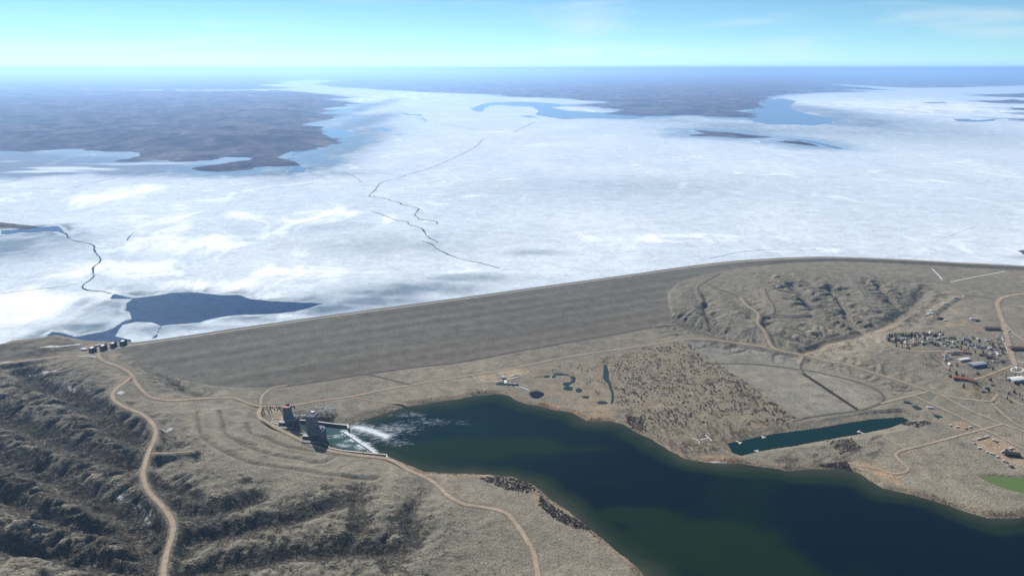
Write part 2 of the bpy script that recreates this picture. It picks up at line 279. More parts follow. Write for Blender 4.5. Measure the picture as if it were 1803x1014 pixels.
# ------------------------------------------------------------------ roads and tracks (photo pixels): name, width, tone, points
ROADS = [
 ('road', 11, 'dirt', [(-250, 668), (-100, 650), (0, 640), (60, 633), (103, 628.5), (140, 625), (169, 622.6), (190, 619), (214, 613)]),
 ('road', 12.5, 'dirt', [(171, 623), (178, 632), (190, 638), (212, 646), (230, 658), (241, 676), (262, 697), (285, 703), (305, 704.5), (345, 702), (380, 700), (408, 700), (424, 704), (440, 710), (462, 716)]),
 ('road', 11, 'dirt', [(231, 664), (215, 676), (203, 686), (198, 695), (203, 706), (224, 718), (250, 729), (266, 742), (274, 757), (271, 776), (262, 795), (254, 822), (252, 840), (262, 865), (285, 890), (301, 912), (305, 930), (301, 950), (292, 980), (285, 1030)]),
 ('road', 9.5, 'dirt', [(462, 714), (480, 715.5), (501, 714.5), (524, 712), (560, 705.7), (622, 697), (666, 688), (720, 678), (800, 665), (833, 660), (875, 653), (919, 644.6), (994, 629), (1072, 617), (1133, 608.5), (1194, 599), (1217, 596.5), (1258, 598), (1318, 606), (1367, 615.6), (1426, 627), (1450, 634), (1485, 640), (1527, 653), (1580, 669), (1634, 687.4), (1665, 699), (1698, 716.5), (1765, 745.5), (1803, 759), (1950, 812)]),
 ('road', 12, 'dirt', [(461, 716), (455, 727), (458, 735), (468, 741), (489, 753.6), (510, 764), (542, 780), (577, 792), (631, 801), (684, 808), (719, 826.6), (755, 843), (775, 858), (788, 871), (816, 886), (857, 893), (888, 901.4), (905, 917), (925, 946), (940, 975), (950, 1030)]),
 ('track', 8, 'dirt', [(459, 712), (461, 698.6), (471, 688), (485, 681), (506, 678)]),
 ('toe_drain', 9, 'dark', [(506, 679), (577, 668.8), (647, 657.5), (730, 646.5), (816, 636.5), (916, 617.5), (1000, 602.5), (1077, 589.5), (1147, 576)]),
 ('track', 6, 'dirt', [(620, 696), (627, 700), (666, 706.6), (716, 711)]),
 ('track', 6, 'dark', [(647, 658), (665, 663), (702, 672), (722, 677)]),
 ('track', 9, 'dirt', [(833, 661), (840, 671), (846, 674), (864, 672), (897, 667), (922, 661), (930, 656), (926, 650), (919, 645)]),
 ('track', 8, 'dirt', [(872, 655), (878, 665), (883, 669)]),
 ('track', 5, 'orange', [(914, 625), (922, 633), (930, 641)]),
 ('road', 13, 'dirt', [(1302, 523), (1314, 537), (1325.6, 544.6), (1335, 554), (1333, 568), (1343, 580), (1351, 596), (1357, 608), (1369, 616)]),
 ('road', 18, 'dirt', [(1900, 510), (1803, 517), (1783, 519.5), (1765, 524), (1756, 532), (1757, 541), (1765, 565.6), (1773, 594), (1783, 630), (1788, 643)]),
 ('road', 12, 'dirt', [(1768, 567), (1780, 582), (1803, 599), (1880, 640)]),
 ('road', 9, 'dirt', [(1668, 581), (1640, 583), (1604, 583.6), (1570, 585.5), (1557, 591), (1557, 598), (1563, 605), (1580, 613.5), (1609, 617), (1640, 618), (1670, 617.5), (1700, 618), (1745, 624)]),
 ('road', 10, 'dirt', [(1672, 618.5), (1661, 623.5), (1658, 632), (1664, 643), (1672, 650), (1681, 655)]),
 ('road', 9, 'dirt', [(1550, 710), (1578, 702.7), (1610, 695), (1634, 688)]),
 ('road', 9, 'dirt', [(1607, 696), (1625, 704), (1667, 722.6), (1700, 738), (1731, 754), (1768, 772), (1803, 789), (1900, 830)]),
 ('road', 9, 'dirt', [(1765, 746), (1731, 755), (1682, 768), (1630, 782), (1594, 790.5), (1580, 796), (1577, 802), (1586, 812), (1598, 823), (1594, 830), (1572, 833), (1545, 825), (1515, 820), (1499, 816), (1484, 814)]),
 ('track', 7, 'dirt', [(1554, 767), (1575, 779), (1594, 790)]),
 ('road', 10, 'dirt', [(1640, 690), (1670, 698), (1710, 703), (1743, 706), (1751, 700), (1759, 694), (1780, 703), (1803, 713), (1900, 750)]),
 ('road', 9, 'dirt', [(1744, 707), (1756, 719), (1774, 735), (1803, 753), (1860, 775)]),
 ('track', 7, 'dark', [(1240, 640), (1330, 641.5), (1410, 650.7), (1453, 658), (1514, 673.6), (1545, 687), (1556, 698), (1554, 707), (1540, 714), (1514, 722), (1470, 728), (1422, 735), (1395, 742)]),
 ('ditch', 11, 'black', [(1415, 657), (1440, 673), (1470, 693), (1511, 720)]),
 ('ditch', 7, 'dark', [(1418, 628), (1410, 645), (1416, 658)]),
 ('spillway_channel', 5, 'white', [(1641, 473), (1650, 482), (1659, 492.6)]),
 ('spillway_channel', 5, 'white', [(1673, 496.5), (1720, 487), (1769, 478)]),
 ('track', 9, 'dirt', [(1655, 499), (1696, 519.5), (1681, 524.6), (1663, 535), (1643, 549), (1640, 560)]),
 ('track', 6, 'dark', [(1696, 519.5), (1720, 522), (1750, 527)]),
 ('track', 6, 'dark', [(1268, 482), (1252, 491), (1241, 497), (1230, 504), (1231, 517), (1238, 530)]),
 ('track', 6, 'dark', [(1243, 498), (1260, 507), (1285, 516), (1302, 523)]),
 ('track', 6, 'dark', [(1347, 508), (1354, 525), (1363, 538), (1362, 552), (1338, 556)]),
 ('track', 6, 'dark', [(1362, 554), (1395, 555), (1424, 552)]),
 ('road', 10, 'dirt', [(1788, 642), (1765, 650), (1740, 660), (1715, 668)]),
 ('track', 7, 'dirt', [(1745, 606), (1770, 610)]), ('track', 7, 'dirt', [(1700, 597), (1740, 599), (1768, 603)]), ('track', 7, 'dirt', [(1670, 617), (1700, 622), (1740, 630), (1778, 633)]),
 ('track', 6, 'dirt', [(262, 798), (300, 797), (340, 794)]),
]
road_lines = []
for nm, wd, tone, pts in ROADS:
    P = np.array([hit(x, y) for x, y in pts]); L = spline(P[:, :2], 6.0)
    z = smooth1(GN.samp(BASE, L[:, 0], L[:, 1]), 9); road_lines.append((nm, wd, tone, np.column_stack([L, z])))

# ------------------------------------------------------------------ terrain heights: ridges, rain-cut gullies, levelled roads, carved water
CD = crest_dist(GN)
wx = GN.X + 45 * fbm(GN.X, GN.Y, 260, 2, 50); wy = GN.Y + 45 * fbm(GN.X, GN.Y, 260, 2, 60)
LEFT = sstep(500, 200, GN.X)
H = BASE + AMP * (0.10 + 0.40 * LEFT) * (1.05 * (fbm(wx, wy * 1.5, 300, 5, 3, 0.5, True) - 0.25) + 0.5 * (fbm(wx, wy * 1.5, 120, 4, 11, 0.5, True) - 0.25))
H += (0.35 + 0.03 * AMP) * fbm(GN.X, GN.Y, 60, 3, 21)
# valleys: each draw cuts its floor and sends ravines up both of its sides (points, floor depth, reach, ravine depth, ravine spacing)
DRAWS = [([(1176, 556), (1210, 573), (1245, 587), (1300, 602), (1350, 610), (1405, 617)], 1, 150, 9, 30), ([(1416, 612), (1440, 604), (1466, 593), (1500, 587), (1527, 578), (1558, 565), (1590, 545), (1612, 525), (1630, 507)], 5, 170, 12, 34), ([(1527, 576), (1500, 562), (1475, 551), (1445, 538), (1415, 515), (1395, 496)], 9, 140, 11, 32), ([(1500, 562), (1490, 540), (1475, 515), (1462, 500)], 8, 100, 9, 30), ([(1590, 545), (1575, 525), (1560, 510), (1548, 498)], 8, 100, 9, 28),
 ([(1416, 616), (1460, 630), (1510, 648), (1560, 662), (1620, 685)], 0.5, 95, 8, 30), ([(1302, 526), (1316, 541), (1333, 560), (1345, 590), (1352, 604)], 2, 80, 8, 28), ([(1235, 520), (1245, 545), (1255, 570), (1262, 590)], 5, 70, 6, 26),
 ([(40, 650), (60, 668), (110, 682), (170, 720), (200, 745), (240, 768)], 12, 130, 8, 38), ([(-80, 700), (0, 722), (60, 745), (120, 775), (175, 790), (240, 808)], 14, 150, 10, 42), ([(-90, 770), (0, 792), (60, 806), (120, 842), (170, 870), (215, 890), (252, 922), (262, 965), (240, 1030)], 16, 160, 11, 44), ([(-80, 850), (0, 858), (50, 882), (120, 902), (180, 915), (246, 930)], 14, 110, 9, 40), ([(-60, 930), (20, 945), (90, 950), (150, 968), (245, 990)], 14, 110, 9, 40),
 ([(345, 868), (305, 852), (268, 838)], 7, 90, 7, 34), ([(450, 868), (390, 888), (330, 892), (285, 884)], 8, 110, 7, 36), ([(590, 880), (520, 900), (440, 915), (370, 930), (310, 940)], 9, 120, 7, 38), ([(700, 960), (600, 960), (500, 965), (400, 985), (320, 1000)], 9, 120, 7, 38), ([(640, 845), (625, 880), (640, 915), (600, 960)], 7, 70, 5, 34), ([(740, 860), (720, 900), (730, 950)], 6, 70, 5, 34), ([(250, 640), (285, 662), (320, 685), (360, 695)], 5, 70, 5, 30), ([(30, 612), (90, 616), (130, 614)], 2, 50, 3, 28)]
bd = np.full(GN.shape, 1e9); bcut = np.zeros(GN.shape); gwarp = 16 * fbm(GN.X, GN.Y, 70, 2, 760)
for k, (pts, fd, reach, rd, spc) in enumerate(DRAWS):
    P = np.array([hit(x, y)[:2] for x, y in pts]); L = spline(P, 12.0); L += 9 * np.stack([fbm(L[:, 0], L[:, 1], 70, 2, 700 + k), fbm(L[:, 0], L[:, 1], 70, 2, 730 + k)], 1)
    wn_ = GN.win(L, reach * 1.15); g = Grid(GN.xs[wn_[1]], GN.ys[wn_[0]])
    if g.X.size == 0: continue
    d, sv = g.line(np.column_stack([L[::2], np.arange(len(L))[::2] * 12.0]), reach * 1.15)
    env = np.clip(d / reach, 0, 1); spc = spc * (1.2 if P[0, 0] < 100 else 1.1)
    n = perlin((sv + 0.3 * d + gwarp[wn_]) / spc, (g.X * 0.7 - g.Y) / 330.0 + k * 7.1, 790)
    rv = 1 - np.clip(np.abs(n) * 2.6, 0, 1)
    n_ = perlin((sv - 0.5 * d + 0.6 * gwarp[wn_]) / (spc * 0.55), (g.X * 0.7 - g.Y) / 120.0 + k * 3.3, 795); rv = np.maximum(rv, 0.55 * (1 - np.clip(np.abs(n_) * 2.4, 0, 1)))
    lf = P[0, 0] < 100; val = np.exp(-(d / (reach * (0.30 if lf else 0.20))) ** 2)
    cut = -(fd * (1.5 if lf else 1.0) + rd * (1.5 if lf else 1.75)) * (1 - env) ** 1.15 * np.maximum(rv * (0.95 if lf else 1.0), val)
    bw = bcut[wn_]; bw[...] = np.where(d < 1e8, np.minimum(bw, cut), bw); dw = bd[wn_]; dw[...] = np.minimum(dw, d)
H += bcut
def erode(H, n_batch, n, steps, seed):
    r = np.random.default_rng(seed); ny, nx = H.shape; cand = np.flatnonzero((AMP > 2.5) & (CD > -20)); pr = np.minimum(AMP.ravel()[cand], 12.0); pr = pr / pr.sum()
    Hf = H.copy(); cumw = np.cumsum(pr)
    for b in range(n_batch):
        c = cand[np.searchsorted(cumw, r.random(n)).clip(0, len(cand) - 1)]
        x = (c % nx) + r.random(n); y = (c // nx) + r.random(n); vx = np.zeros(n); vy = np.zeros(n); sed = np.zeros(n); vel = np.ones(n); wat = np.ones(n)
        flat = Hf.ravel()
        for s in range(steps):
            x = x.clip(1, nx - 3.01); y = y.clip(1, ny - 3.01); i = x.astype(np.int64); j = y.astype(np.int64); u = x - i; v = y - j; k = j * nx + i
            a, bb, cc, d = flat[k], flat[k + 1], flat[k + nx], flat[k + nx + 1]
            gx = (bb - a) * (1 - v) + (d - cc) * v; gy = (cc - a) * (1 - u) + (d - bb) * u
            h0 = (a * (1 - u) + bb * u) * (1 - v) + (cc * (1 - u) + d * u) * v
            vx = vx * 0.25 - gx * 0.75; vy = vy * 0.25 - gy * 0.75; l = np.hypot(vx, vy) + 1e-9; ux, uy = vx / l, vy / l
            x2 = (x + ux).clip(1, nx - 3.01); y2 = (y + uy).clip(1, ny - 3.01); i2 = x2.astype(np.int64); j2 = y2.astype(np.int64); k2 = j2 * nx + i2; u2 = x2 - i2; v2 = y2 - j2
            h1 = (flat[k2] * (1 - u2) + flat[k2 + 1] * u2) * (1 - v2) + (flat[k2 + nx] * (1 - u2) + flat[k2 + nx + 1] * u2) * v2
            dh = h1 - h0; cap = np.maximum(-dh, 0.02) * vel * wat * 5.0
            up = dh > 0
            dep = np.where(up, np.minimum(dh, sed), np.where(sed > cap, (sed - cap) * 0.25, 0.0))
            ero = np.where(~up & (sed <= cap), np.minimum((cap - sed) * 0.28, -dh * 0.8), 0.0)
            sed = sed - dep + ero; q = dep - ero
            for kk, w in ((k, (1 - u) * (1 - v)), (k + 1, u * (1 - v)), (k + nx, (1 - u) * v), (k + nx + 1, u * v)):
                flat += np.bincount(kk, weights=(q * w).clip(-0.6, 0.6), minlength=flat.size)
            vel = np.sqrt(np.maximum(vel * vel * 0.9 - dh * 1.2, 0.02)).clip(0, 6); wat *= 0.975; x, y = x2, y2
        Hf = flat.reshape(ny, nx)
    return Hf
H0 = H.copy()
H = erode(H, 6, 45000, 36, 5)
DELTA = H - H0
lim = 0.35 * AMP + 0.8
H = H0 + np.clip(H - H0, -lim, lim * 0.5)
# shallow ditches and terraces on the graded slope above the powerhouses
DITCH_PX = [[(414, 773), (427, 782), (462, 794.4), (489, 801.5), (530, 807), (551, 814)], [(435, 746), (443, 762.5), (471, 771), (499, 784.7), (533, 791), (577, 798), (631, 805)], [(395, 794), (436, 812), (469, 818), (539, 826.6), (580, 833.5), (663, 837.6)],
 [(346, 724), (350, 745), (356, 766), (384, 789), (414, 800)], [(387, 724), (393, 745), (400, 765), (430, 778), (450, 784)], [(556, 812), (570, 813), (590, 803)]]
ditch_d = np.full(GN.shape, 1e9)
for pts in DITCH_PX:
    P = np.array([hit(x, y) for x, y in pts]); d, _ = GN.line(spline(P[:, :2], 10), 30); ditch_d = np.minimum(ditch_d, d)
H -= 3.0 * np.exp(-(ditch_d / 6.0) ** 2)
H += 1.6 * np.exp(-((ditch_d - 14) / 7.0) ** 2)
road_near = np.full(GN.shape, 1e9)
for nm, wd, tone, L in road_lines:
    soft = 16.0 if tone == 'dirt' else 9.0
    d, v = GN.line(L, wd / 2 + soft + 8)
    k = 1 - sstep(wd / 2 + 3.0, wd / 2 + 3 + soft, d); H = np.where(d < 1e8, mix(H, v - 0.3, k), H); road_near = np.minimum(road_near, d - wd / 2)
    if tone == 'black': H -= 3.0 * (1 - sstep(0, wd / 2 + 4, d))
for nm, wd, tone, L in road_lines:
    d, v = GN.line(L, wd / 2 + 8); k = d < wd / 2 + 4.0; H[k] = np.minimum(H[k], v[k] - (0.45 if tone != 'black' else 3.0))
# flat pads for buildings
PADS = [(510, 742, 55, 12), (558, 765, 45, 11), (890, 660, 40, 9), (187, 609, 70, 75.5)]
for px, py, r, z in PADS:
    p = W(px, py, z); d = np.hypot(GN.X - p[0], GN.Y - p[1]); H = mix(H, z, 1 - sstep(r * 0.75, r * 1.35, d))
# the dam: cut the ground below its face inside the traced outline, keep it above the face on the eastern bluff
DAMZ = ZC - DSL * np.maximum(CD, 0)
def on_face(px, py):
    d = ray(px, py); z = 40.0
    for _ in range(30):
        t = (z - HC) / d[2]; x, y = d[0] * t, d[1] * t; c = float(GN.samp(CD, x, y)); z = 0.5 * z + 0.5 * (ZC - DSL * max(c, 0))
    return (d[0] * t, d[1] * t)
FACE_PX = [(1500, 458), (1440, 462), (1380, 466), (1320, 473), (1268, 481), (1205, 495), (1188, 505), (1176, 517), (1178, 538), (1184, 556), (1178, 566), (1150, 576), (1077, 590), (1000, 603), (916, 618), (816, 637), (730, 647), (647, 658), (577, 669.5), (506, 680), (470, 682), (420, 683.5), (375, 680), (335, 671), (300, 660), (262, 641), (232, 627), (212, 619), (200, 616)]
face_poly = np.vstack([np.array([on_face(x, y) for x, y in FACE_PX]), CREST[:int(len(CREST) * 0.62):6] + np.array([-12, 30])])
FS = GN.sdf(face_poly, 60); in_face = sstep(-6, 6, FS)
H = mix(np.where((CD > 0) & (CD < 420) & (FS < 0) & (FS > -59), np.maximum(H, DAMZ + 0.8), H), np.minimum(H, DAMZ - 2.5), in_face)
H = np.where((CD < 60) & (GN.X > -1150), np.minimum(H, DAMZ - 1.5), H)
H = np.where((CD > 0) & (CD < 60) & (GN.X > 600), np.minimum(H, DAMZ - 1.5 + sstep(25, 60, CD) * 8), H)
# water carving
RS = GN.sdf(river_w, 140)
jag = 5.0 * fbm(GN.X, GN.Y, 45, 3, 31)
basin_near = GN.sdf(WL([(515, 735), (625, 740), (700, 808), (560, 800)], 0), 40)
RSj = RS + np.where(basin_near > -20, 0, jag)
bank = np.where(RSj < 0, np.minimum(H, 0.6 + (-RSj) * 0.22 + 0.004 * RSj ** 2), -RSj * 0.25 - 0.2)
H = np.where(RSj > -60, np.maximum(bank, -7.0), H)
def carve(px, z_hint, depth, m=40, nat=True):
    p0 = np.mean(np.array(px), 0); z = float(hit(p0[0], p0[1])[2]) if z_hint is None else z_hint
    pw = WL(px, z); s = GN.sdf(pw, m)
    if nat: s = s + pond_jag
    return z, s
pond_jag = 1.5 * fbm(GN.X, GN.Y, 25, 2, 77)
WATER = []                                              # (name, level, world polygon)
for nm, px, zh in [('marina_water', CHAN_PX, 0.3), ('lagoon_water', LAGOON_PX, 4.5)] + [('pond_water', p, None) for p in PONDS_PX + RECT_PX] + [('round_pond_water', ROUND_PX, None)]:
    z, s = carve(px, zh, 3, nat=(nm == 'pond_water' or nm == 'marina_water')); z -= 0.0 if zh is not None else 0.8
    H = np.where(s > -26, np.where(s > 0, np.minimum(H, z - np.minimum(s * 0.4, 3) - 0.15), np.minimum(H, z + 0.15 + (-s) * (0.12 if nm == 'pond_water' else 0.2))), H)
    if nm in ('lagoon_water', 'round_pond_water'): H += 1.2 * np.exp(-((s + 8) / 4.0) ** 2)
    WATER.append((nm, z, WL(px, z), s))
LS = GN.sdf(lake_near, 120)
H = np.where(LS > -60, np.where(LS > 0, np.minimum(H, ZL - 0.4 - LS * 0.25).clip(40, None), np.minimum(H, ZL + 0.3 - LS * 0.45)), H)
HN = H
def ground(px, py): return hit(px, py, HN)

# ------------------------------------------------------------------ terrain colour (grass, soil, brush, shore, dirt pads)
X, Y = GN.X, GN.Y
def C(*c): return np.array(c, float)
def paint(base, c, m): return base * (1 - m[..., None]) + np.asarray(c) * m[..., None]
GRASS, TAN, DRY, BRUSH, SOIL, RUST = C(.235, .21, .165), C(.30, .255, .19), C(.175, .165, .135), C(.06, .056, .05), C(.33, .26, .19), C(.36, .22, .12)
n1, n2, n3 = fbm(X, Y, 420, 4, 101), fbm(X, Y, 90, 4, 111), fbm(X, Y, 28, 3, 121)
col = np.empty(GN.shape + (3,)); col[:] = GRASS
col = paint(col, TAN, sstep(-0.1, 0.5, n1 + 0.4 * n2) * 0.55)
hillm = sstep(3, 10, AMP) * (X < 300)
col = paint(col, DRY, hillm * 0.45)
col = paint(col, C(.28, .25, .19), sstep(0.1, 0.5, n2 + 0.5 * n3) * 0.45 * sstep(1, 8, AMP))
brush = sstep(0.10, 0.55, 0.45 * n2 + 0.45 * n3 + np.exp(-(bd / 20) ** 2) * 0.35 + np.clip(-bcut, 0, 14) * 0.030) * sstep(2.0, 8, AMP)
col = paint(col, BRUSH, brush * np.where(X < 300, 0.30, 0.12))
graded = GN.sdf(np.array([hit(*p)[:2] for p in [(330, 715), (400, 712), (450, 740), (560, 795), (680, 812), (690, 838), (560, 832), (430, 812), (370, 790), (335, 750)]]), 40)
col = paint(col, C(.25, .225, .175) * (1 + 0.10 * n3[..., None]), sstep(-25, 15, graded))
col = paint(col, C(.095, .085, .07), np.exp(-(ditch_d / 4.5) ** 2) * 0.75)
def area(px, m, soft, H_=None):
    return sstep(-soft, soft, GN.sdf(np.array([hit(*p)[:2] for p in px]), m) + soft * 0.9 * n3)
# flats by the river, grove floor, marsh
marsh = area([(925, 652), (1000, 640), (1060, 628), (1075, 700), (1085, 735), (1035, 738), (985, 705), (930, 668)], 40, 12)
col = paint(col, C(.31, .235, .16), marsh * (0.25 + 0.75 * sstep(0, 0.4, n2 + 0.3 * n3)))
grove = area([(1060, 632), (1130, 612), (1205, 603), (1260, 640), (1330, 680), (1405, 738), (1290, 775), (1260, 800), (1190, 790), (1110, 745), (1075, 700)], 40, 14)
col = paint(col, C(.285, .235, .17), grove * 0.85)
col = paint(col, C(.13, .115, .09), grove * sstep(0.08, 0.4, n3 + 0.5 * n2) * 0.65)
col = paint(col, C(.30, .29, .26), area([(1210, 605), (1330, 612), (1420, 640), (1540, 690), (1500, 725), (1400, 735), (1300, 660)], 40, 25) * 0.35)
col = paint(col, C(.21, .20, .175), area([(1215, 600), (1330, 610), (1410, 632), (1405, 648), (1280, 638), (1235, 625)], 40, 10) * 0.6)
col = paint(col, C(.12, .11, .095), sstep(0.25, 0.5, fbm(X, Y * 2.2, 50, 3, 141)) * 0.45 * sstep(6, 2, AMP) * (Y > 1350))
# rows of brush on the point below the marina
point = area([(1340, 805), (1480, 775), (1560, 765), (1560, 800), (1480, 822), (1380, 826)], 30, 8)
col = paint(col, C(.11, .095, .08), point * sstep(0.0, 0.35, fbm(X * 0.8 + Y * 0.6, (Y * 0.8 - X * 0.6) * 3.0, 60, 2, 151)) * 0.75)
# shores
shore = sstep(-30 - 14 * n2, -4, RSj) * (RSj < 3)
col = paint(col, C(.30, .235, .165), shore * 0.85 * (1 - sstep(-5, 25, basin_near)))
rust = np.exp(-((X - W(1000, 720, 2)[0]) / 170) ** 2 - ((Y - W(1000, 720, 2)[1]) / 120) ** 2) + np.exp(-((X - W(1260, 808, 2)[0]) / 70) ** 2 - ((Y - W(1260, 808, 2)[1]) / 40) ** 2)
col = paint(col, RUST, np.clip(shore * 1.2 * rust * sstep(-0.3, 0.3, n3 + n2), 0, 0.9))
col = paint(col, C(.06, .055, .045), np.exp(-((RSj + 4) / 3.5) ** 2) * 0.55 * sstep(-0.2, 0.2, n2))
for nm, z, pw, s in WATER: col = paint(col, C(.27, .22, .15), np.exp(-((s + 5) / 5.0) ** 2) * 0.7)
# dirt pads and worn ground
PAD_PX = [([(1712, 770), (1740, 765), (1778, 780), (1800, 800), (1795, 812), (1778, 815), (1750, 800), (1720, 783)], C(.36, .26, .18), .85), ([(1668, 747), (1690, 740), (1715, 746), (1700, 757), (1685, 757)], C(.35, .25, .17), .7), ([(1775, 812), (1803, 800), (1803, 822), (1785, 820)], C(.40, .31, .2), .6),
 ([(836, 663), (872, 657), (880, 668), (848, 674)], C(.40, .32, .22), .7), ([(878, 655), (918, 647), (928, 656), (900, 666), (882, 667)], C(.42, .33, .23), .8), ([(462, 722), (505, 720), (520, 738), (500, 750), (470, 740)], C(.40, .33, .24), .75), ([(505, 757), (550, 772), (580, 788), (600, 795), (560, 788), (520, 770)], C(.38, .30, .21), .8),
 ([(188, 625), (214, 621), (200, 637)], C(.37, .29, .22), .8), ([(145, 620), (150, 606), (215, 604), (218, 610), (175, 620)], C(.33, .26, .2), .7), ([(1490, 813), (1515, 812), (1570, 830), (1590, 855), (1575, 850), (1530, 830)], C(.42, .27, .16), .65),
 ([(1700, 675), (1745, 690), (1740, 705), (1690, 690)], C(.33, .25, .16), .6), ([(1660, 566), (1700, 562), (1705, 574), (1670, 574)], C(.36, .28, .18), .6), ([(1705, 570), (1760, 577), (1757, 584), (1705, 578)], C(.30, .2, .15), .6), ([(1690, 672), (1715, 664), (1780, 652), (1775, 658), (1720, 676)], C(.25, .2, .13), .6),
 ([(190, 655), (228, 663), (215, 680), (205, 672)], C(.32, .25, .2), .5)]
knoll = area([(-150, 640), (0, 607), (50, 600), (100, 592), (140, 602), (145, 612), (100, 622), (0, 634), (-150, 655)], 40, 12)
col = paint(col, C(.11, .098, .082), knoll * (0.45 + 0.5 * sstep(-0.2, 0.4, n3 + n2)))
for px, c, k in PAD_PX: col = paint(col, c, area(px, 30, 6) * k)
# snow and salt left in a few draws
SNOW_PX = [[(209, 876), (222, 882), (238, 891), (252, 899)], [(255, 903), (262, 910), (257, 921), (266, 924), (262, 940)], [(75, 611), (100, 610), (138, 606)], [(52, 661), (72, 657), (96, 653)], [(140, 626.5), (160, 626), (170, 628)], [(2, 638), (18, 637)], [(287, 757), (300, 755)], [(1232, 813), (1246, 816), (1262, 814), (1278, 815)], [(120, 682), (133, 690)], [(150, 688), (158, 690)], [(210, 693), (216, 690)], [(274, 773), (276, 769)], [(620, 800), (680, 806)]]
sd = np.full(GN.shape, 1e9)
for k, pts in enumerate(SNOW_PX[:-1]): sd = np.minimum(sd, GN.line(np.array([ground(x, y)[:2] for x, y in pts]), 25)[0])
col = paint(col, C(.8, .8, .8), np.clip((1 - sstep(1.5, 4.5, sd + 3.0 * n3)) * 0.95, 0, 1))
col = paint(col, C(.17, .15, .12), np.exp(-(np.maximum(road_near, 0) / 6.0) ** 2) * 0.25)
col = np.clip(col * (1 + 0.10 * n1[..., None]) * C(.94, .93, .90), 0.015, 0.8)
wash, _ = GN.line(np.array([hit(x, y)[:2] for x, y in [(1416, 612), (1440, 604), (1466, 593), (1500, 587), (1527, 578.5), (1558, 565), (1580, 555)]]), 30)
col = paint(col, C(.30, .23, .15), np.exp(-(wash / 7.0) ** 2) * sstep(-0.3, 0.2, n3 + n2) * 0.9)
smask = np.stack([np.clip(brush * np.where(X < 300, 1.0, 0.45) + 0.3 * sstep(2, 9, AMP) * np.where(X < 300, 1, 0.3), 0, 1), np.clip(grove * 0.9 + 0.45 * point + 0.15 + 0.5 * np.exp(-((RSj + 10) / 10) ** 2), 0, 1), np.clip(AMP / 14.0, 0, 1)], -1) * (1 - sstep(-25, 15, graded) * 0.85)[..., None] * sstep(0, 6, road_near)[..., None]

M_LAND = ground_mat('dry_prairie', 0.26, 0.38, 2.0, speck=True)
keepN = (LS < 90) & ~((in_face > 0.99) & (FS > 40)) & (RS < 100)
struct(GN.mesh('terrain', HN, M_LAND, {'col': col, 'mask': smask}, keepN))

# ------------------------------------------------------------------ dam: grassed downstream face, crest, rock-armoured lake face
def dam():
    n = len(CREST); tan = np.gradient(CREST, axis=0); tan /= np.linalg.norm(tan, axis=1)[:, None]; nrm = np.stack([tan[:, 1], -tan[:, 0]], 1)
    nrm = np.stack([smooth1(nrm[:, k], 21) for k in (0, 1)], 1)
    off = np.concatenate([np.array([-90, -70, -50, -35, -20, -10, -7.5]), np.array([7.5]), np.linspace(15, 420, 82)])
    z = np.where(off < -7.5, ZC + (off + 7.5) * 0.27, np.where(off <= 7.5, ZC, ZC - DSL * (off - 7.5)))
    Pm = CREST[:, None, :] + nrm[:, None, :] * off[None, :, None]; s = np.arange(n)[:, None] * 12.0 + 0 * off[None, :]; o = off[None, :] + 0 * s
    Z = z[None, :] + np.where(o > 12, 0.9 * fbm(Pm[..., 0], Pm[..., 1], 70, 3, 201) + 0.5 * np.sin(o / 55.0 * 2 * math.pi) , 0)
    f = np.clip((o - 7.5) / 400.0, 0, 1)
    st = fbm(s, o * 14, 900, 4, 211); sp2 = fbm(s, o * 2, 120, 4, 221)
    c = np.empty(s.shape + (3,)); c[:] = C(.186, .170, .134)
    c = paint(c, C(.222, .204, .163), sstep(-0.1, 0.35, st) * 0.55); c = paint(c, C(.148, .136, .106), sstep(0.05, 0.4, -st + 0.4 * sp2) * 0.35)
    c = paint(c, C(.20, .16, .128), sstep(0.66, 0.80, f + 0.05 * st + 0.05 * sp2) * (1 - sstep(0.93, 1.0, f)) * sstep(200, 900, s) * 0.6)
    c = paint(c, C(.24, .22, .175), np.exp(-((f - 0.36 - 0.02 * sp2) / 0.009) ** 2) * 0.6); c = paint(c, C(.24, .22, .175), np.exp(-((f - 0.60 - 0.02 * sp2) / 0.008) ** 2) * 0.5)
    c = paint(c, C(.075, .07, .062), sstep(2350, 2700, s) * (o > 9) * 0.45)
    c = c * C(.93, .935, .93)
    c = np.where((o < -8)[..., None], C(.11, .11, .105) * (1 + 0.3 * sp2[..., None]), c)
    i = np.arange(n * len(off)).reshape(n, -1); q = np.stack([i[:-1, :-1], i[:-1, 1:], i[1:, 1:], i[1:, :-1]], -1).reshape(-1, 4)[:, ::-1]
    d = raw_mesh('earth_dam', np.concatenate([Pm, Z[..., None]], -1).reshape(-1, 3), q, ground_mat('dam_grass', 0.20, 0.28, 1.2), {'col': c}, True)
    d['label'] = 'long grassed earth embankment dam holding back the frozen lake'; d['category'] = 'dam'
dam()

